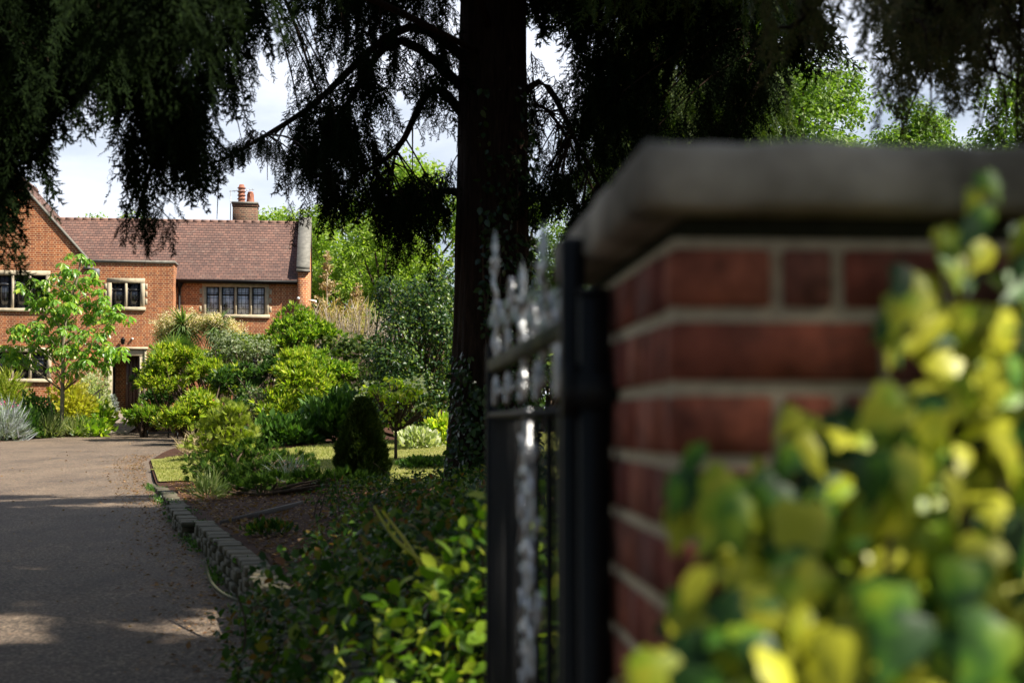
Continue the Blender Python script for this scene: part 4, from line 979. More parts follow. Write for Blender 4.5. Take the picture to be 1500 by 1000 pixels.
perennial('leafy_bush', 'pale green bush under the variegated one by the left handrail', 122, 600, 47.6, 24, 24, M['lime2'], T_LEAF, .12, 1500, 'shrub', GBd, .3)
GG = 'grassy clumps in the right hand bed'
perennial('grass_clump', 'blue grey grassy tuft among the junipers', 425, 690, 20.5, 22, 16, M['lavender'], [blade(.02, .5, 4)], .34, 90, 'grass clump', GG)
perennial('grass_clump', 'strappy green clump beside the top of the low wall', 305, 728, 19, 22, 16, M['weed'], [blade(.03, .4, 4)], .22, 260, 'grass clump', GG)
perennial('grass_clump', 'dead straw coloured tuft at the foot of the dwarf conifer', 290, 650, 32, 26, 12, M['straw'], [blade(.03, .6, 3)], .35, 240, 'grass clump', GG)
perennial('low_perennial', 'low grey green mound on the lawn edge right of the egg shaped conifer', 625, 665, 24, 34, 9, M['mid'], T_LEAF, .07, 1500, 'plant')
perennial('low_perennial', 'pale hosta-like clump under the dogwood', 612, 632, 30, 30, 16, M['varieg'], T_OVAL, .14, 500, 'plant')
perennial('low_perennial', 'bright yellow green plants between dogwood and conifer trunk', 645, 625, 31, 26, 24, M['lime'], T_OVAL, .12, 900, 'plant', updir=.4)
perennial('low_perennial', 'dark tall leaves behind the lawn, under the layered conifer', 500, 620, 36, 60, 36, M['mid'], [blade(.06, .35, 3), *T_LEAF], .28, 2600, 'plant')
perennial('low_perennial', 'dark bushy border plants behind the lawn centre', 420, 632, 35, 50, 24, M['mid'], [blade(.05, .35, 3), *T_LEAF], .2, 1800, 'plant')
perennial('low_perennial', 'weedy brown stalks at the foot of the big conifer', 690, 690, 14.8, 36, 16, M['weed'], [blade(.02, .4, 3)], .26, 90, 'plant', updir=1.5)
perennial('low_perennial', 'orange and green low plant at the near end of the mulch', 395, 790, 13, 34, 11, M['bramble'], T_LEAF, .06, 300, 'plant')

# ------------------------------------------------------------------ the big conifer
reseed(108)
def trunk_mesh(cx, cy_, z0, h, r0, r1, g=rng, flare=.16):
    mb = MB(); mb.sm = True; nu, nv = 72, 90
    ph = g.uniform(0, 6.28, 8)
    def fn(U, V):
        a = U * 2 * math.pi; t = V; z = t * h
        r = r0 + (r1 - r0) * t + flare * np.exp(-z / .45) * (.6 + .5 * np.sin(a * 5 + ph[0]) ** 2)
        r = r * (1 + .035 * np.sin(a * 7 + ph[1] + z * .3) + .02 * np.sin(a * 19 + 2 * np.sin(z * 1.3) + ph[2]) + .012 * np.sin(a * 37 + 3 * np.sin(z * 2.1)))
        return np.stack([cx + r * np.cos(a) + .05 * np.sin(z * .35), cy_ + r * np.sin(a), z0 + z], -1)
    mb.grid(fn, np.linspace(0, 1, nu), np.linspace(0, 1, nv)); return mb
TX, TY = P(716, 600, 16)[0], 16.0; TZ = gz(TX, TY)
big = thing('big_conifer_tree', (TX, TY, TZ), 'huge dark conifer with thick bare trunk and drooping branches in the middle of the view', 'tree')
trunk_mesh(TX, TY, TZ - .1, 20, .45, .16).build('trunk', M['bark_conifer'], big)

def curtain(fo, tw, line, Y, dens, spread=.5, L0=(.28, .6), limb=None, edge=14):
    """hanging sprays between an upper and a lower outline; line [(px, top, bottom)]"""
    ln = np.array(line, float); k = Y / F
    x0, x1 = ln[0, 0], ln[-1, 0]; xs = np.linspace(x0, x1, 60); area = np.trapz(np.interp(xs, ln[:, 0], ln[:, 2] - ln[:, 1]), xs) * k * k
    n = int(area * dens * 1.8); g = rng
    # boughlets hang in separate drips of uneven length, narrowing downwards, with gaps between them
    hts = np.interp(xs, ln[:, 0], ln[:, 2] - ln[:, 1]); cdf = np.cumsum(np.maximum(hts, 1)); cdf /= cdf[-1]
    wpx = .13 / k; nd = max(3, int((x1 - x0) / wpx * 1.5)); cx = np.sort(np.interp((np.arange(nd) + g.random(nd)) / nd, cdf, xs)); off = g.normal(0, edge * 2.0, nd) - edge * .6; wt = g.uniform(.35, 1.3, nd); wt /= wt.sum()
    di = g.choice(nd, n, p=wt); t0 = g.random(n) ** .9; px = np.clip(cx[di] + g.normal(0, 1, n) * wpx * (1.15 - .75 * t0), x0 - 8, x1 + 8)
    top = np.interp(px, ln[:, 0], ln[:, 1]); bot = np.interp(cx[di], ln[:, 0], ln[:, 2]) + off[di] + g.normal(0, edge * .5, n)
    L_ = g.uniform(*L0, n); lp = L_ / k
    yy = Y + g.normal(0, spread, n)
    t = t0; py = top + t * np.maximum(bot - lp - top, 0)
    pos = np.stack([P(a, b, c) for a, b, c in zip(px, py, yy)])
    cl = np.sin(pos[:, 0] * 5.1 + Y) * np.sin(pos[:, 2] * 3.7 + pos[:, 0] * 2 + Y * 2) + .5 * np.sin(pos[:, 0] * 11 + pos[:, 2] * 6)
    keep = (cl > g.uniform(-1.6, .35, n)) & cut_sun_gaps(pos); pos, L2 = pos[keep], L_[keep]; m = len(pos)
    d = nrm(np.stack([g.normal(0, .30, m), g.normal(0, .30, m), -np.ones(m)], -1)); scatter(fo, T_STR, pos, d, rdir(m) * [1, 1, .1], L2)
    return pos
def limb(tw, pts, r0, r1, n=16):
    p = smooth_path(pts, n); tw.tube(p, np.linspace(r0, r1, n), 7); return p
def twiglets(tw, p, n, l, r=.008):
    """fine bare twigs hanging off a limb"""
    for k in range(n):
        i = rng.integers(2, len(p)); q = p[i]; e = q + np.array([rng.normal() * l * .5, rng.normal() * l * .4, -abs(rng.normal()) * l]); tw.tube(smooth_path([q, (q + e) / 2 + [0, 0, l * .12], e], 5), np.linspace(r, r * .4, 5), 4)
TR = lambda z: np.array([TX + .05 * math.sin((z - TZ) * .35), TY, z])

def bough(owner, tz, tip, lines, Y, dens, mat='conifer', spread=.45, via=None, r0=.07, origin=None, L0=(.28, .6), edge=14, ntw=26):
    """one limb of the tree with its hanging foliage: a part 'branch' with its 'needles'"""
    tw = MB(); fo = MB(); o = origin if origin is not None else TR(tz)
    tip = P(*tip); p = limb(tw, [o] + ([P(*v) for v in (via or [])] or [(o + tip) / 2 + [0, 0, .5]]) + [tip], r0, .012)
    for ln in lines:
        pos = curtain(fo, tw, ln, Y, dens, spread, L0, edge=edge)
        if len(pos):
            for q in pos[rng.integers(0, len(pos), ntw)]:
                s = p[np.argmin(np.linalg.norm(p - q - [0, 0, .4], axis=1))]; mid = (s + q) / 2 + [0, 0, .05 * np.linalg.norm(s - q)]
                tw.tube(smooth_path([s, mid, q, q - [0, 0, .15]], 7), np.linspace(.011, .003, 7), 4, cap=False)
    twiglets(tw, p, 10, .35)
    b = tw.build('branch', M['bark_conifer'], owner); fo.build('needles', M[mat], b)
# near left boughs, coming towards the camera
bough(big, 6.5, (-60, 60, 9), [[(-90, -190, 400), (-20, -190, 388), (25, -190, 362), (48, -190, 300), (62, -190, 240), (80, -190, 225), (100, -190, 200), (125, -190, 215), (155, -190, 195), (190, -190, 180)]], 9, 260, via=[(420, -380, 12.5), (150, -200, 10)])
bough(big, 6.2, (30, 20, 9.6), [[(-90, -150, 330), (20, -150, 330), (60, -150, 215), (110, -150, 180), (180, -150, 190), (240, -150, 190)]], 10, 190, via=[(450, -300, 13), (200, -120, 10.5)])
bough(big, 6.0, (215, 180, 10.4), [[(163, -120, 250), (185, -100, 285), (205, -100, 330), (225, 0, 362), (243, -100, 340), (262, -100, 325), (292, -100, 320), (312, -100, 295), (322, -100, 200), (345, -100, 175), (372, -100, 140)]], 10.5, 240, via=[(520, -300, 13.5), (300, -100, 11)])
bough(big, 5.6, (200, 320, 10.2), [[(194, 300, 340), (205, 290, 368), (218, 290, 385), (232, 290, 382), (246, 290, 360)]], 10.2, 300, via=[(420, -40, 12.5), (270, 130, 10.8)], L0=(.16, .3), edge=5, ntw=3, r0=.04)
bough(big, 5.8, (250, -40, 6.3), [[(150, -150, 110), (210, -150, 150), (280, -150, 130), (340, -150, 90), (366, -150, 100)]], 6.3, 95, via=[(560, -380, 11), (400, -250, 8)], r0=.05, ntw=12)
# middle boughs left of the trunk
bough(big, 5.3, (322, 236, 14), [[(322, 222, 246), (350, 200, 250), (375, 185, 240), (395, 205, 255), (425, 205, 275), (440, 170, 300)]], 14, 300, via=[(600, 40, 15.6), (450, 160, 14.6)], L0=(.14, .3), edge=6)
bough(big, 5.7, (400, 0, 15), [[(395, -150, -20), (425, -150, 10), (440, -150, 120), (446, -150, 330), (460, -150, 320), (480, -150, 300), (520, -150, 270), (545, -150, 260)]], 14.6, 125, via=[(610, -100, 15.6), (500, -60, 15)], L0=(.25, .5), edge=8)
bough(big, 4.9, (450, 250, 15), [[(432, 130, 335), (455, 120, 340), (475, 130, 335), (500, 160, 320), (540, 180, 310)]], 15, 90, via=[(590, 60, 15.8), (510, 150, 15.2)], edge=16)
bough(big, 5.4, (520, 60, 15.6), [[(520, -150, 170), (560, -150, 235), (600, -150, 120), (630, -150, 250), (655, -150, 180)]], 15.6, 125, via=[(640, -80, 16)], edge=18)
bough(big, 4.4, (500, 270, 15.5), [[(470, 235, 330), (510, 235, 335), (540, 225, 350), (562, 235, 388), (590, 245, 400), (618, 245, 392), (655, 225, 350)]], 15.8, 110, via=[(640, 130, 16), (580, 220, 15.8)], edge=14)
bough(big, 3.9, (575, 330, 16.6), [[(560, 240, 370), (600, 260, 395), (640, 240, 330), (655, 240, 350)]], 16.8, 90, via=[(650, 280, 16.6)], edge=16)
# right of the trunk
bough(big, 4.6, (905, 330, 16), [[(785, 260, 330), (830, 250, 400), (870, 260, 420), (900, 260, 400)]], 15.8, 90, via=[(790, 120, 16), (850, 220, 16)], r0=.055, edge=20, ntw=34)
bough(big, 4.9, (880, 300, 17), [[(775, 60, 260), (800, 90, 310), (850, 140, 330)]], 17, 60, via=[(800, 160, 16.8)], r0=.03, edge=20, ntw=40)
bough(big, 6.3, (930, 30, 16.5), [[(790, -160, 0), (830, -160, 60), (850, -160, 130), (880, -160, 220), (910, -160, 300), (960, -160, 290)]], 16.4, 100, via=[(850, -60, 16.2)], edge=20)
bough(big, 6.8, (1130, 90, 15), [[(850, -160, 290), (900, -160, 310), (1000, -160, 300), (1090, -160, 280), (1125, -160, 150)]], 15, 125, via=[(850, -220, 15.8), (1000, -60, 15.4)])
bough(big, 6.0, (1110, 160, 18.5), [[(880, 120, 330), (920, -100, 330), (1000, -100, 330), (1080, 20, 330), (1125, 90, 300)]], 18.5, 100, via=[(850, -60, 17), (1000, 40, 18)], mat='conifer_lit')
bough(big, 7.2, (900, -60, 14), [[(800, -200, 10), (900, -200, 60), (1000, -200, 40), (1100, -200, 70), (1150, -200, 60)]], 14, 130, via=[(800, -300, 15)], mat='conifer_lit')
# the upper crown, above the frame: tiers of boughs round the trunk
def tiers(owner, ox, oy, zs, r_of, dens, mat, per=8, a_ok=None, L0=(.5, .9)):
    for z in zs:
        for k in range(per):
            a = k * 6.28 / per + rng.uniform(-.3, .3) + z
            if a_ok and not a_ok(a % 6.283, z): continue
            r = r_of(z) * rng.uniform(.8, 1.1); d = np.array([math.cos(a), math.sin(a), 0])
            p0 = np.array([ox, oy, z]); tw = MB(); fo = MB(); p = limb(tw, [p0, p0 + d * r * .5 + [0, 0, .25], p0 + d * r + [0, 0, -.25 * r]], .06, .012, 10)
            n = int(dens * r); t = rng.random(n) ** .7; q = np.stack([np.interp(t, np.linspace(0, 1, 10), p[:, i]) for i in range(3)], -1)
            q += np.stack([-d[1] * np.ones(n), d[0] * np.ones(n), 0 * t], -1) * (rng.normal(0, .32, n) * (1.15 - t) * r * .45)[:, None]; q[:, 2] += rng.normal(0, .08, n)
            kp = cut_sun_gaps(q); q = q[kp]; n = len(q)
            dd = nrm(np.stack([rng.normal(0, .4, n) + d[0] * .4, rng.normal(0, .4, n) + d[1] * .4, -np.ones(n)], -1)); scatter(fo, T_STR, q, dd, rdir(n), rng.uniform(*L0, n))
            b = tw.build('branch', M['bark_conifer'], owner); fo.build('needles', M[mat], b)
tiers(big, TX, TY, [8.2, 9.6, 11, 12.5, 14, 15.5, 17, 18.5, 19.8], lambda z: 3.5 * (20.8 - z) / 13, 62, 'conifer', 7)

tiers(big, TX, TY, [6.9, 7.6], lambda z: 3.3, 80, 'conifer', 9, a_ok=lambda a, z: a > 4.9 or a < .7)  # extra sunward boughs out of view, added to shade the trunk

# ivy climbing the big trunk
mb = MB(); n = 5200; a = rng.uniform(-2.5, .9, n); t = rng.random(n) ** 1.25; z = t * 4.6
ok = (rng.random(n) < np.clip(1.25 - z / 4.2, 0.1, 1)) & ((a > -1.75) | (z < 1.6)) & (np.sin(a * 3 + z * 2) + np.sin(z * 5 - a * 2) > -1.1)
a, z = a[ok], z[ok]; n = len(a); r = .47 + .17 * np.exp(-z / .45) * .8 + rng.uniform(0, .07, n)
p = np.stack([TX + r * np.cos(a), TY + r * np.sin(a), TZ + z], -1); out = np.stack([np.cos(a), np.sin(a), 0 * a + .25], -1)
scatter(mb, T_OVAL, p, nrm(rng.normal(size=(n, 3)) * .5 + [0, 0, -.7] + out * .3), nrm(out + rng.normal(size=(n, 3)) * .35), rng.uniform(.05, .11, n))
tk = MB()
for k in range(9):
    aa = rng.uniform(-1.7, .6); zz = np.linspace(0, rng.uniform(2, 4.4), 12); q = aa + .12 * np.sin(zz * 1.7 + k); rr = .465 + .17 * np.exp(-zz / .45)
    tk.tube(np.stack([TX + rr * np.cos(q), TY + rr * np.sin(q), TZ + zz], -1), .012, 5)
iv = thing('trunk_ivy', (TX + .1, TY - .6, TZ), 'dark ivy climbing the right side of the big conifer trunk', 'ivy')
mb.build('leaves', M['ivy'], iv); tk.build('stem', M['bark'], iv)

# second conifer farther back on the right, and the near one whose boughs hang in at top right
X2, Y2 = 3.1, 24.0; c2 = thing('back_conifer_tree', (X2, Y2, gz(X2, Y2)), 'dense dark conifer standing behind the brick pier cap', 'tree')
trunk_mesh(X2, Y2, gz(X2, Y2) - .1, 11.5, .3, .08, flare=.2).build('trunk', M['bark_conifer'], c2)
tiers(c2, X2, Y2, [2.2, 3.0, 3.8, 4.6, 5.4, 6.2, 7.1, 8.0, 9.0, 10.0, 11.0], lambda z: min(2.2, 2.6 * (11.9 - z) / 7), 40, 'conifer_lit', 8, L0=(.4, .8))
X3, Y3 = 4.6, 5.2; c3 = thing('near_conifer_tree', (X3, Y3, float(base(Y3))), 'conifer at the right whose soft grey green sprays hang in close to the camera', 'tree')
trunk_mesh(X3, Y3, -.1, 9.5, .3, .1, flare=.2).build('trunk', M['bark_conifer'], c3)
o3 = np.array([X3, Y3, 3.9])
bough(c3, 0, (1160, 40, 5.6), [[(1125, -120, 120), (1150, -120, 230), (1185, -120, 110), (1200, -120, 60), (1240, -120, 40), (1290, -120, 60)]], 5.6, 170, 'conifer_grey', .5, via=[(1700, -300, 5.5), (1350, -120, 5.6)], origin=o3, L0=(.16, .32), edge=12, r0=.04)
bough(c3, 0, (1300, 60, 5.4), [[(1285, -120, 110), (1310, -120, 190), (1340, -120, 215), (1375, -120, 165), (1410, -120, 165), (1440, -120, 230), (1500, -120, 250), (1600, -120, 260)]], 5.3, 190, 'conifer_grey', .5, via=[(1750, -200, 5.4), (1500, -60, 5.4)], origin=o3, L0=(.16, .34), edge=14, r0=.04)
bough(c3, 0, (1350, 80, 6.8), [[(1290, 0, 220), (1360, -80, 180), (1420, -80, 200), (1560, -80, 260)]], 7, 110, 'conifer_grey', .5, via=[(1600, 0, 6)], origin=o3, L0=(.2, .4), edge=14, r0=.04)
tiers(c3, X3, Y3, [4.2, 5.0, 5.8, 6.6, 7.5, 8.4, 9.2], lambda z: 2.7 * (10.4 - z) / 5, 60, 'conifer_grey', 8, a_ok=lambda a, z: not (2.2 < a < 4.3 and z < 4.5))
# unseen trees added beside and behind the camera to darken gate, pier and drive
GT = 'unseen trees added to shade the gateway and drive'
tS = crown_tree('added_shade_tree', 'unseen leafy tree added right of the gateway to shade the pier', (8.2, -1.5, 0), 13, rand_clumps(26, 4.0, 5, 13, 1.5, 2.3), M['mid'], .30, .62, .35, group=GT)
X4, Y4 = 6.2, 9.8; c4 = thing('added_shade_conifer', (X4, Y4, gz(X4, Y4)), 'unseen tall conifer added right of the big trunk to shade the drive', 'tree')  # out of view, added to darken the near drive
trunk_mesh(X4, Y4, gz(X4, Y4) - .1, 15, .34, .1, flare=.2).build('trunk', M['bark_conifer'], c4)
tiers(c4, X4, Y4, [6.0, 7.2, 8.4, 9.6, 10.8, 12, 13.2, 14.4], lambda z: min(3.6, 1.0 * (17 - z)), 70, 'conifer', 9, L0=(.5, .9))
clone(tS, (1.5, -6.5, -.1), 2.0, 1.0, 'unseen leafy tree added behind the camera to block skylight')
clone(tS, (-6, -7.5, -.1), 4.0, .95, 'unseen leafy tree added behind the camera on the left to block skylight')
clone(tS, (-12, 1.5, 0), 5.1, .9, 'unseen leafy tree added left of the drive entrance to block skylight')
clone(tS, (-13.5, 12, .2), 1.1, 1.0, 'unseen leafy tree added farther up the left side of the drive to block skylight')
clone(tS, (-16, 19.5, .3), 2.7, .95, 'unseen leafy tree added at the far left of the drive to block skylight')
clone(tS, (-10.5, 6, .1), 3.9, .9, 'unseen leafy tree added between the others left of the drive to block skylight')

# ------------------------------------------------------------------ brick pier with stone cap
reseed(109)
PA = math.atan(150 / F); PB = P(985, 615, 1.45); PW = .79
c_, s_ = math.cos(PA), math.sin(PA)
pier = thing('brick_pier', (PB[0], PB[1], 0), 'red brick gate pier with pale mortar and a heavy stone cap in the foreground', 'gate pier', rz=PA)
def brick_mat():
    m, nt, b, out = new_mat('pier_brick')
    g = N(nt, 'ShaderNodeNewGeometry'); n1 = noise(nt, 25, 7, .65)
    c = ramp(nt, g.outputs['Random Per Island'], [(0, (.22, .055, .040)), (.4, (.33, .090, .052)), (.75, (.42, .13, .075)), (1, (.18, .07, .055))])
    c = mix(nt, 1.0, c, ramp(nt, n1, [(.34, (.42, .38, .38)), (.66, (1.35, 1.3, 1.25))]), 'MULTIPLY')
    c = mix(nt, ramp(nt, noise(nt, 7, 5, .6), [(.52, (0, 0, 0)), (.7, (.55, .55, .55))]), c, (.10, .055, .04))
    nt.links.new(c, b.inputs['Base Color']); b.inputs['Roughness'].default_value = .9; bump(nt, b, n1, .5, .004); return m
M['pbrick'] = brick_mat(); M['cap_shade'] = plain('cap_shade_dark', (.035, .035, .02), .95, nscale=20, spec=.05)
M['mortar'] = plain('pale_mortar', (.74, .58, .38), .95, nscale=60, bstr=.5, bd=.003, col2=(.50, .38, .25))
mb = MB(); co = .0755; zt = EYE + .188; H = int(zt / co)
J = .014
for c in range(H):
    z1 = EYE + .188 - .012 - c * co; z0 = z1 - co + .015
    if z0 < 0: break
    if c % 2 == 0: pat = [.102, .050] + [.102] * 6
    else: pat = [.215, .215, .215, .102]
    for face in range(4):
        x = 0
        pp = pat if face % 2 == 0 else (([.215, .215, .215, .102]) if c % 2 == 0 else [.102, .050] + [.102] * 6)
        for i, wd in enumerate(pp):
            e = min(x + wd, PW)
            if e - x > .02:
                j = rng.uniform(-.0015, .0015); a, b = x, e; d0, d1 = -.003 + j, .05
                if face == 1 or face == 3:
                    a = max(a, .052); b = min(b, PW - .052)
                    if b - a < .02: x = e + J; continue
                if face == 0: mb.bbox(a, b, d0, d1, z0, z1, b=.004)
                elif face == 1: mb.bbox(d0, d1, a, b, z0, z1, b=.004)
                elif face == 2: mb.bbox(a, b, PW - d1, PW - d0, z0, z1, b=.004)
                else: mb.bbox(PW - d1, PW - d0, a, b, z0, z1, b=.004)
            x = e + J
mb.build('brickwork', M['pbrick'], pier, local=True)
mb = MB(); mb.box(.003, PW - .003, .003, PW - .003, -.05, EYE + .186); mb.build('mortar', M['mortar'], pier, local=True)
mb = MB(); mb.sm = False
mb.box(.018, PW - .018, .018, PW - .018, EYE + .1865, EYE + .219); mb.build('shade_course', M['cap_shade'], pier, local=True); mb = MB()  # near-black recessed slab: shade under the cap put into its colour
o_ = .036; cz0 = EYE + .216; cz1_ = EYE + .283
V = []
nseg = 26; gj = np.random.default_rng(3); chip = np.convolve(gj.normal(0, .0028, nseg * 4 + 8), np.ones(3) / 3, 'same')[4:-4]
def ring(i, z, a=1.):
    c = [(-o_ + i, -o_ + i), (PW + o_ - i, -o_ + i), (PW + o_ - i, PW + o_ - i), (-o_ + i, PW + o_ - i)]; out = []
    for k in range(4):
        p, q = np.array(c[k]), np.array(c[(k + 1) % 4]); nv = np.array([q[1] - p[1], p[0] - q[0]]); nv /= np.linalg.norm(nv) + 1e-9
        for m in range(nseg):
            h = chip[k * nseg + m] * a; e = p + (q - p) * m / nseg + nv * h * .8; out.append((e[0], e[1], z + h * .7 + a * gj.normal(0, .0012)))
    return out
rs = [ring(.03, cz0 - .004, .3), ring(.006, cz0), ring(0, cz0 + .008), ring(0, cz0 + .03, .6), ring(0, cz1_ - .012, .8), ring(.006, cz1_ - .003), ring(.02, cz1_), ring(.32, cz1_ + .02, .3)]
nr = nseg * 4; V = [v for r_ in rs for v in r_]; Fs = [tuple(range(nr))[::-1], tuple(range(nr * 7, nr * 8))]
for r_ in range(7):
    for j in range(nr): a = r_ * nr + j; b = r_ * nr + (j + 1) % nr; Fs.append((a, b, b + nr, a + nr))
mb.add(V, Fs); mb.build('cap_stone', M['cap'], pier, local=True)
# garden wall running on from the pier to the right
wl = thing('boundary_wall', (PB[0] + .9, PB[1] + .3, 0), 'brick boundary wall running right from the gate pier behind the golden ivy', 'wall', rz=PA)
mb = MB(); mb.box(0, 6, .1, .42, -.05, 1.5); mb.build('brickwork', M['brick'], wl, local=True); mb = MB(); mb.bbox(-.02, 6, .06, .46, 1.501, 1.56, b=.01); mb.build('coping', M['cap'], wl, local=True)

# ------------------------------------------------------------------ iron gate
reseed(110)
G0 = np.array([.083, 1.9]); gd = np.array([-.092, 1.0]); gd /= np.linalg.norm(gd); gn = np.array([gd[1], -gd[0]])
GA = math.atan2(gd[1], gd[0]); GL = 1.42
gate = thing('iron_gate', (G0[0], G0[1], 0), 'open black wrought iron gate with silver scrollwork beside the brick pier', 'gate', rz=GA)
RZ = EYE + .125
def top_z(s): return EYE + float(np.interp(s, [0, .3, .6, 1.42], [.12, .18, .25, .33]))
mb = MB(); mb.bbox(0, .032, -.016, .016, .12, RZ + .12, b=.004); mb.build('stile', M['black'], gate, local=True); mb = MB(); mb.bbox(GL - .028, GL, -.014, .014, .12, RZ + .05, b=.004); mb.build('stile', M['black'], gate, local=True)
mb = MB(); mb.bbox(.033, GL - .036, -.012, .012, RZ - .014, RZ + .014, b=.003); mb.build('rail', M['lichen_iron'], gate, local=True); mb = MB(); mb.bbox(.033, GL - .036, -.012, .012, RZ - .120, RZ - .108, b=.003); mb.build('rail', M['black'], gate, local=True)
mb = MB(); mb.bbox(.033, GL - .036, -.012, .012, .16, .2, b=.003); mb.build('lower_rail', M['black'], gate, local=True); mb = MB(); mb.bbox(.033, GL - .036, -.012, .012, .72, .75, b=.003); mb.build('lower_rail', M['black'], gate, local=True)
for i in range(1, 10):
    s = i * GL / 10; 
    if .40 < s < .85: continue
    mb = MB(); mb.bbox(s - .007, s + .007, -.007, .007, .19, RZ - .104, b=.002); mb.build('bar', M['black'], gate, local=True)
def scroll(mb, s0, z0, r, dirn, flip, rad=.0045, turns=1.6):
    th = np.linspace(0, turns * 2 * math.pi, 34); rr = r * (1 - .8 * th / th[-1]); x = s0 + flip * (rr * np.cos(th) - r); z = z0 + dirn * rr * np.sin(th)
    mb.tube(np.stack([x, 0 * x + rng.uniform(-.006, .006), z], -1), rad, 6)
def s_scroll(mb, s0, za, zb, amp, rad=.005):
    t = np.linspace(0, 1, 20); x = s0 + amp * np.sin(t * 2 * math.pi); z = za + (zb - za) * t; mb.tube(np.stack([x, 0 * x, z], -1), rad, 6); scroll(mb, s0 + amp * .2, zb, amp * .9, 1, 1, rad * .85); scroll(mb, s0, za, amp * .9, -1, -1, rad * .85)
# spear-topped uprights over the top rail
for s, dz_ in ((.12, -.02), (.36, .05), (.70, -.04), (1.33, .04)):
    zt2 = top_z(s) + dz_; mb = MB(); mb.sm = True
    m = 16; zz = np.linspace(RZ + .012, zt2, m); mb.tube(np.stack([s + .004 * np.sin(zz * 90), .004 * np.cos(zz * 90), zz], -1), .005, 6)
    mb.lathe(s, 0, [(.004, zt2 - .01), (.013, zt2 + .0), (.004, zt2 + .012), (.008, zt2 + .03), (.006, zt2 + .05), (0, zt2 + .075)], 8)
    for q in (-1, 1):
        scatter(mb, [leaf6(.3, .1, .3)], np.array([[s, 0, zt2 - .03]]), np.array([[q * .8, .2, .9]]), np.array([[0, 1., 0]]), .055)
    mb.build('finial', M['silver'], gate, local=True)
for i in range(5):
    s = .20 + i * .26 + rng.uniform(-.03, .03); za = RZ + .02; zb = top_z(s) - .04; mb = MB(); mb.sm = True; s_scroll(mb, s, za + .02, zb - .05 * (i % 3), rng.uniform(.03, .055)); 
    scatter(mb, [leaf6(.35, .15, .25)], np.array([[s, 0, (za + zb) / 2], [s, 0, (za + zb) / 2 + .01]]), np.array([[.8, .3, .8], [-.8, -.3, .8]]), np.array([[0, 1., .2]] * 2), .07); mb.build('scroll', M['silver'], gate, local=True)
for i in range(5):
    s = .14 + i * .28; mb = MB(); mb.sm = True; scroll(mb, s + .04, RZ - .06, .035, 1, 1, .0045); scroll(mb, s - .03, RZ - .06, .035, -1, -1, .0045); mb.lathe(s, 0, [(0, RZ - .075), (.012, RZ - .06), (0, RZ - .045)], 8); mb.build('scroll', M['silver'], gate, local=True)
# tall ornamental centre panel
for k in range(9):
    z = RZ - .17 - k * .135; mb = MB(); mb.sm = True
    for s, fl in ((.47, 1), (.56, -1), (.72, 1)):
        s_scroll(mb, s, z - .10 + rng.uniform(-.02, .02), z + rng.uniform(-.02, .02), rng.uniform(.018, .04) * fl, .0055)
    mb.lathe(.59, 0, [(0, z - .09), (.006, z - .07), (.012, z - .045), (.006, z - .02), (0, z)], 8)
    scatter(mb, [leaf6(.35, .15, .25)], np.array([[.59, 0, z - .05]] * 4), np.array([[.9, .3, .6], [-.9, -.3, .6], [.8, -.3, -.7], [-.8, .3, -.7]]), np.array([[0, 1., .2]] * 4), .05)
    mb.build('scroll', M['silver'], gate, local=True)
for s in (.45, .59, .73):
    mb = MB(); mb.bbox(s - .006, s + .006, -.005, .005, .201, RZ - .104, b=.002); mb.build('bar', M['silver'] if s == .59 else M['black'], gate, local=True)
# gate post with hinge straps into the pier
gp = P(870, 615, 1.86); post = thing('gate_post', (gp[0], gp[1], 0), 'square black iron post between the gate and the brick pier', 'post', rz=PA)
mb = MB(); mb.bbox(-.019, .019, -.019, .019, -.02, EYE + .162, b=.003); mb.bbox(-.021, .021, -.021, .021, EYE + .1622, EYE + .172, b=.004); mb.build('shaft', M['black'], post, local=True)
for z in (EYE + .016, .45):
    mb = MB(); mb.sm = False; mb.bbox(-.026, .04, -.024, .024, z, z + .045, b=.004); mb.tube([(-.03, 0, z - .012), (-.03, 0, z + .056)], .014, 10); mb.build('hinge', M['black'], post, local=True)

# ------------------------------------------------------------------ bramble and ground-ivy mass inside the gate
reseed(111)
def mass(label, name, lst, mat, size, dens, cat, tm=T_OVAL, stems=30, stem_mat=None, loc=None):
    c0 = lst[0]; root = thing(name, (c0[0], c0[1], gz(c0[0], c0[1])), label, cat); fo = MB(); st = MB(); allp = []
    for (x, y, z, rx, ry, rz_) in lst:
        n = int(dens * (rx * ry + rx * rz_ + ry * rz_) * 10 / size ** 2); p, nn = blob_pts(n, (x, y, z), (rx, ry, rz_), shell=.45, top=-.6, lump=.16)
        scatter(fo, tm, p, nrm(nn * .5 + rng.normal(size=nn.shape) * .5 + [0, 0, -.15]), nrm(nn + np.array([0, 0, .5]) + rng.normal(size=nn.shape) * .45), size * rng.uniform(.5, 1.35, len(p))); allp.append(p)
    p = np.concatenate(allp)
    for k in range(stems):
        a = p[rng.integers(len(p))]; g0_ = np.array([a[0] + rng.normal() * .2, a[1] + rng.normal() * .2, gz(a[0], a[1])]); e = a + rng.normal(size=3) * .12 + [0, 0, .04]; st.tube(smooth_path([g0_, (g0_ + a) / 2 + [0, 0, .1], e], 8), np.linspace(.008, .003, 8), 4, cap=False)
    fo.build('leaves', mat, root); st.build('stem', stem_mat or M['bark'], root); return root
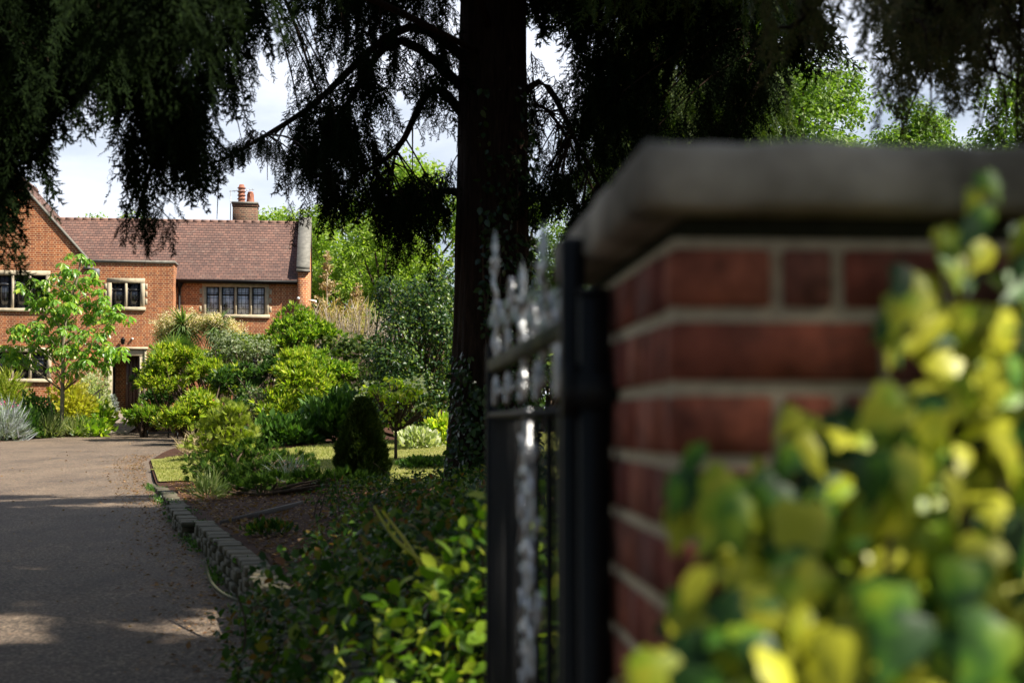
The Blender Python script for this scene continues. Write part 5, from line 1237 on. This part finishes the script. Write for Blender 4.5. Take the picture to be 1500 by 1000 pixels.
mass('dark tangled bramble thicket with a few russet leaves between the drive wall and the gate', 'bramble_thicket', [(-.50, 6.6, .50, .62, .9, .56), (-.30, 8.2, .52, .78, 1.1, .52), (.15, 7.0, .60, .8, 1.2, .58), (-.62, 5.4, .34, .42, .6, .42), (-.52, 4.5, .2, .42, .5, .36), (-1.02, 7.4, .36, .48, .8, .40), (-.95, 9.3, .50, .5, .8, .40), (-.72, 5.1, .16, .34, .5, .34), (-.2, 10, .62, .75, 1.0, .42), (.4, 10.4, .72, .8, 1.2, .5)], M['bramble'], .055, .40, 'bramble')
mass('glossy green ivy bush with lime sunlit leaves just behind the gate', 'ivy_bush', [(.02, 4.7, .55, .55, .7, .62), (-.3, 4.1, .34, .42, .5, .42), (.35, 5.6, .7, .6, .8, .66), (-.15, 3.5, .1, .4, .4, .36), (.45, 4.2, .5, .5, .6, .6)], M['hedge_lit'], .06, .42, 'ivy')
mass('low dark leafy ground cover spreading over the bark mulch left of the big trunk', 'ground_cover', [(-1.5, 15.4, .72, .7, 1.0, .16), (-.5, 14.4, .78, .9, 1.2, .22), (.5, 13.2, .88, .9, 1.3, .32), (-.9, 12.0, .66, .75, .9, .26), (-.6, 17.2, .82, .8, .5, .14)], M['bramble'], .055, .30, 'plant', tm=T_LEAF)
# arching lime shoots above the brambles
mb = MB()
for (a, b, c) in (((548, 742, 6), (580, 790, 5.8), (632, 832, 5.6)), ((560, 748, 6), (600, 800, 5.8), (620, 838, 5.6)), ((612, 800, 5.6), (640, 820, 5.6), (655, 840, 5.5))):
    pts = smooth_path([P(*c), P(*b), P(*a)], 10); mb.tube(pts, np.linspace(.009, .005, 10), 6)
    m = 14; q = pts[rng.integers(0, 10, m)]; scatter(mb, T_OVAL, q, rdir(m), rdir(m), rng.uniform(.02, .045, m))
o = mb.build('lime_shoot', M['yellow'], loc=P(632, 832, 5.6)); tag(o, 'pair of long pale lime shoots arching over the dark brambles', 'shoot')

# ------------------------------------------------------------------ golden ivy climbing the pier
reseed(112)
def golden_leaf_mat():
    m, nt, b, out = new_mat('golden_ivy_leaf')
    g = N(nt, 'ShaderNodeNewGeometry'); n1 = noise(nt, 28, 3, .5)
    mx = N(nt, 'ShaderNodeMath', operation='ADD'); sb = N(nt, 'ShaderNodeMath', operation='MULTIPLY_ADD'); sb.inputs[1].default_value = .95; sb.inputs[2].default_value = -.50
    nt.links.new(g.outputs['Random Per Island'], sb.inputs[0]); nt.links.new(sb.outputs[0], mx.inputs[0]); nt.links.new(n1, mx.inputs[1])
    c = ramp(nt, mx.outputs[0], [(.14, (.02, .07, .010)), (.30, (.09, .24, .015)), (.46, (.30, .44, .02)), (.64, (.56, .56, .035))])
    nt.links.new(c, b.inputs['Base Color']); b.inputs['Roughness'].default_value = .45
    tr = N(nt, 'ShaderNodeBsdfTranslucent'); nt.links.new(c, tr.inputs[0]); ms = N(nt, 'ShaderNodeMixShader'); ms.inputs[0].default_value = .3
    nt.links.new(b.outputs[0], ms.inputs[1]); nt.links.new(tr.outputs[0], ms.inputs[2]); nt.links.new(ms.outputs[0], out.inputs[0]); return m
M['golden'] = golden_leaf_mat()
def ivy_leaf(g=rng, lobes=True):
    k = 12; th = np.linspace(0, 2 * math.pi, k, endpoint=False); V = []
    for a in th:
        x = math.sin(a); y = .46 - .52 * math.cos(a); y = y + .10 * (1 if abs(a - math.pi) < .1 else 0) + (.09 if a == 0 else 0)
        wd = .40 * (1.1 - .75 * max(0, y - .35)) * (1 + g.uniform(-.08, .08)); V.append((x * wd, y, -.30 * (x * wd * 1.8) ** 2 - .22 * y * y + .02 * g.normal()))
    V += [(0, .35, .06), (0, .72, -.05)]
    Fs = [(i, (i + 1) % k, 13 if 4 <= i <= 7 else 12) for i in range(k)] + [(4, 13, 12), (13, 8, 12)]
    return np.array(V), Fs
def ivy_lobed(g=rng):
    pr = [(0, 0), (.26, -.06), (.42, .14), (.32, .36), (.34, .52), (.14, .70), (0, 1.12), (-.14, .70), (-.34, .52), (-.32, .36), (-.42, .14), (-.26, -.06)]
    V = [(x * g.uniform(.9, 1.1), y, -.16 * (abs(x) * 1.7) ** 2 - .14 * y * y) for x, y in pr] + [(0, .35, .07), (0, .68, -.04)]
    Fs = [(i, (i + 1) % 12, 13 if 4 <= i <= 7 else 12) for i in range(12)] + [(4, 13, 12), (13, 8, 12)]
    return np.array(V), Fs
T_IVY = [ivy_lobed() for _ in range(7)] + [leaf6(.3, .12, .2)]
gi = thing('golden_ivy', (PB[0] + .35, PB[1] - .1, 0), 'golden and green variegated ivy spilling over the right side of the brick pier', 'ivy', None)
mb = MB(); tk = MB()
def ivy_patch(n, bound, Yr, size, layer):
    """bound: function px -> top py of the leaf mass"""
    px = rng.uniform(930, 1640, n); py = rng.uniform(240, 1150, n); ok = py > np.interp(px, [b[0] for b in bound], [b[1] for b in bound]) + rng.normal(0, 11, n)
    px, py = px[ok], py[ok]; m = len(px); Y = rng.uniform(*Yr, m) - np.clip((py - 700) / 450, 0, .6) * layer
    pos = np.stack([P(a, b, c) for a, b, c in zip(px, py, Y)])
    d = nrm(np.stack([rng.normal(-.2, .7, m), rng.normal(-.45, .5, m), rng.normal(-.6, .55, m)], -1)); up = nrm(np.stack([rng.normal(.1, .55, m), -np.ones(m) * .75, rng.uniform(.0, 1.5, m)], -1))
    scatter(mb, T_IVY, pos, d, up, size * rng.uniform(.6, 1.3, m)); return pos
bound = [(930, 1020), (970, 960), (1010, 900), (1050, 830), (1090, 750), (1130, 680), (1180, 640), (1230, 600), (1280, 560), (1330, 500), (1350, 430), (1400, 390), (1430, 350), (1480, 330), (1700, 300)]
pos = ivy_patch(760, bound, (1.33, 1.42), .05, .06)
bound2 = [(930, 1040), (1000, 960), (1040, 870), (1120, 800), (1200, 720), (1290, 640), (1340, 540), (1420, 440), (1700, 420)]
pos2 = ivy_patch(420, bound2, (1.2, 1.33), .05, .14)
# hand placed outliers: the sprigs that stand clear of the mass
for (px, py, Y, s) in ((1455, 290, 1.33, .06), (1440, 270, 1.34, .045), (1385, 330, 1.35, .055), (1395, 375, 1.33, .05), (1340, 400, 1.33, .07), (1330, 440, 1.32, .065), (1310, 480, 1.33, .06), (1060, 690, 1.3, .07), (1010, 690, 1.32, .06), (1040, 650, 1.33, .05), (1190, 740, 1.22, .085), (1070, 745, 1.27, .07), (1120, 700, 1.3, .07), (1000, 880, 1.25, .06), (965, 960, 1.1, .085), (1015, 920, 1.15, .07), (1280, 850, .95, .08), (1240, 920, .95, .075), (1400, 930, .9, .08), (1330, 900, .9, .09), (1420, 820, 1.0, .075), (1000, 740, 1.32, .05), (1170, 600, 1.34, .05), (1460, 900, .88, .08), (1120, 930, 1.0, .06), (1060, 860, 1.15, .06), (1180, 650, 1.3, .06)):
    for k in range(2):
        Y = max(Y, 1.1 + (Y - .9) * .3); q = P(px + rng.normal() * 9, py + rng.normal() * 9, Y); scatter(mb, T_IVY, q[None], np.array([[rng.normal() * .4 - .2, -.4, -.8]]), np.array([[rng.normal() * .3, -.85, .7]]), s * rng.uniform(.62, .85))
for k in range(46):
    e = pos[rng.integers(len(pos))] if k % 2 else pos2[rng.integers(len(pos2))]; s = np.array([PB[0] + rng.uniform(.25, .7), PB[1] - .03, rng.uniform(0, .5)]); tk.tube(smooth_path([s, (s + e) / 2 + [rng.normal() * .05, .02, .05], e], 9), np.linspace(.008, .003, 9), 5)
mb.build('leaves', M['golden'], gi); tk.build('stem', M['bark'], gi)
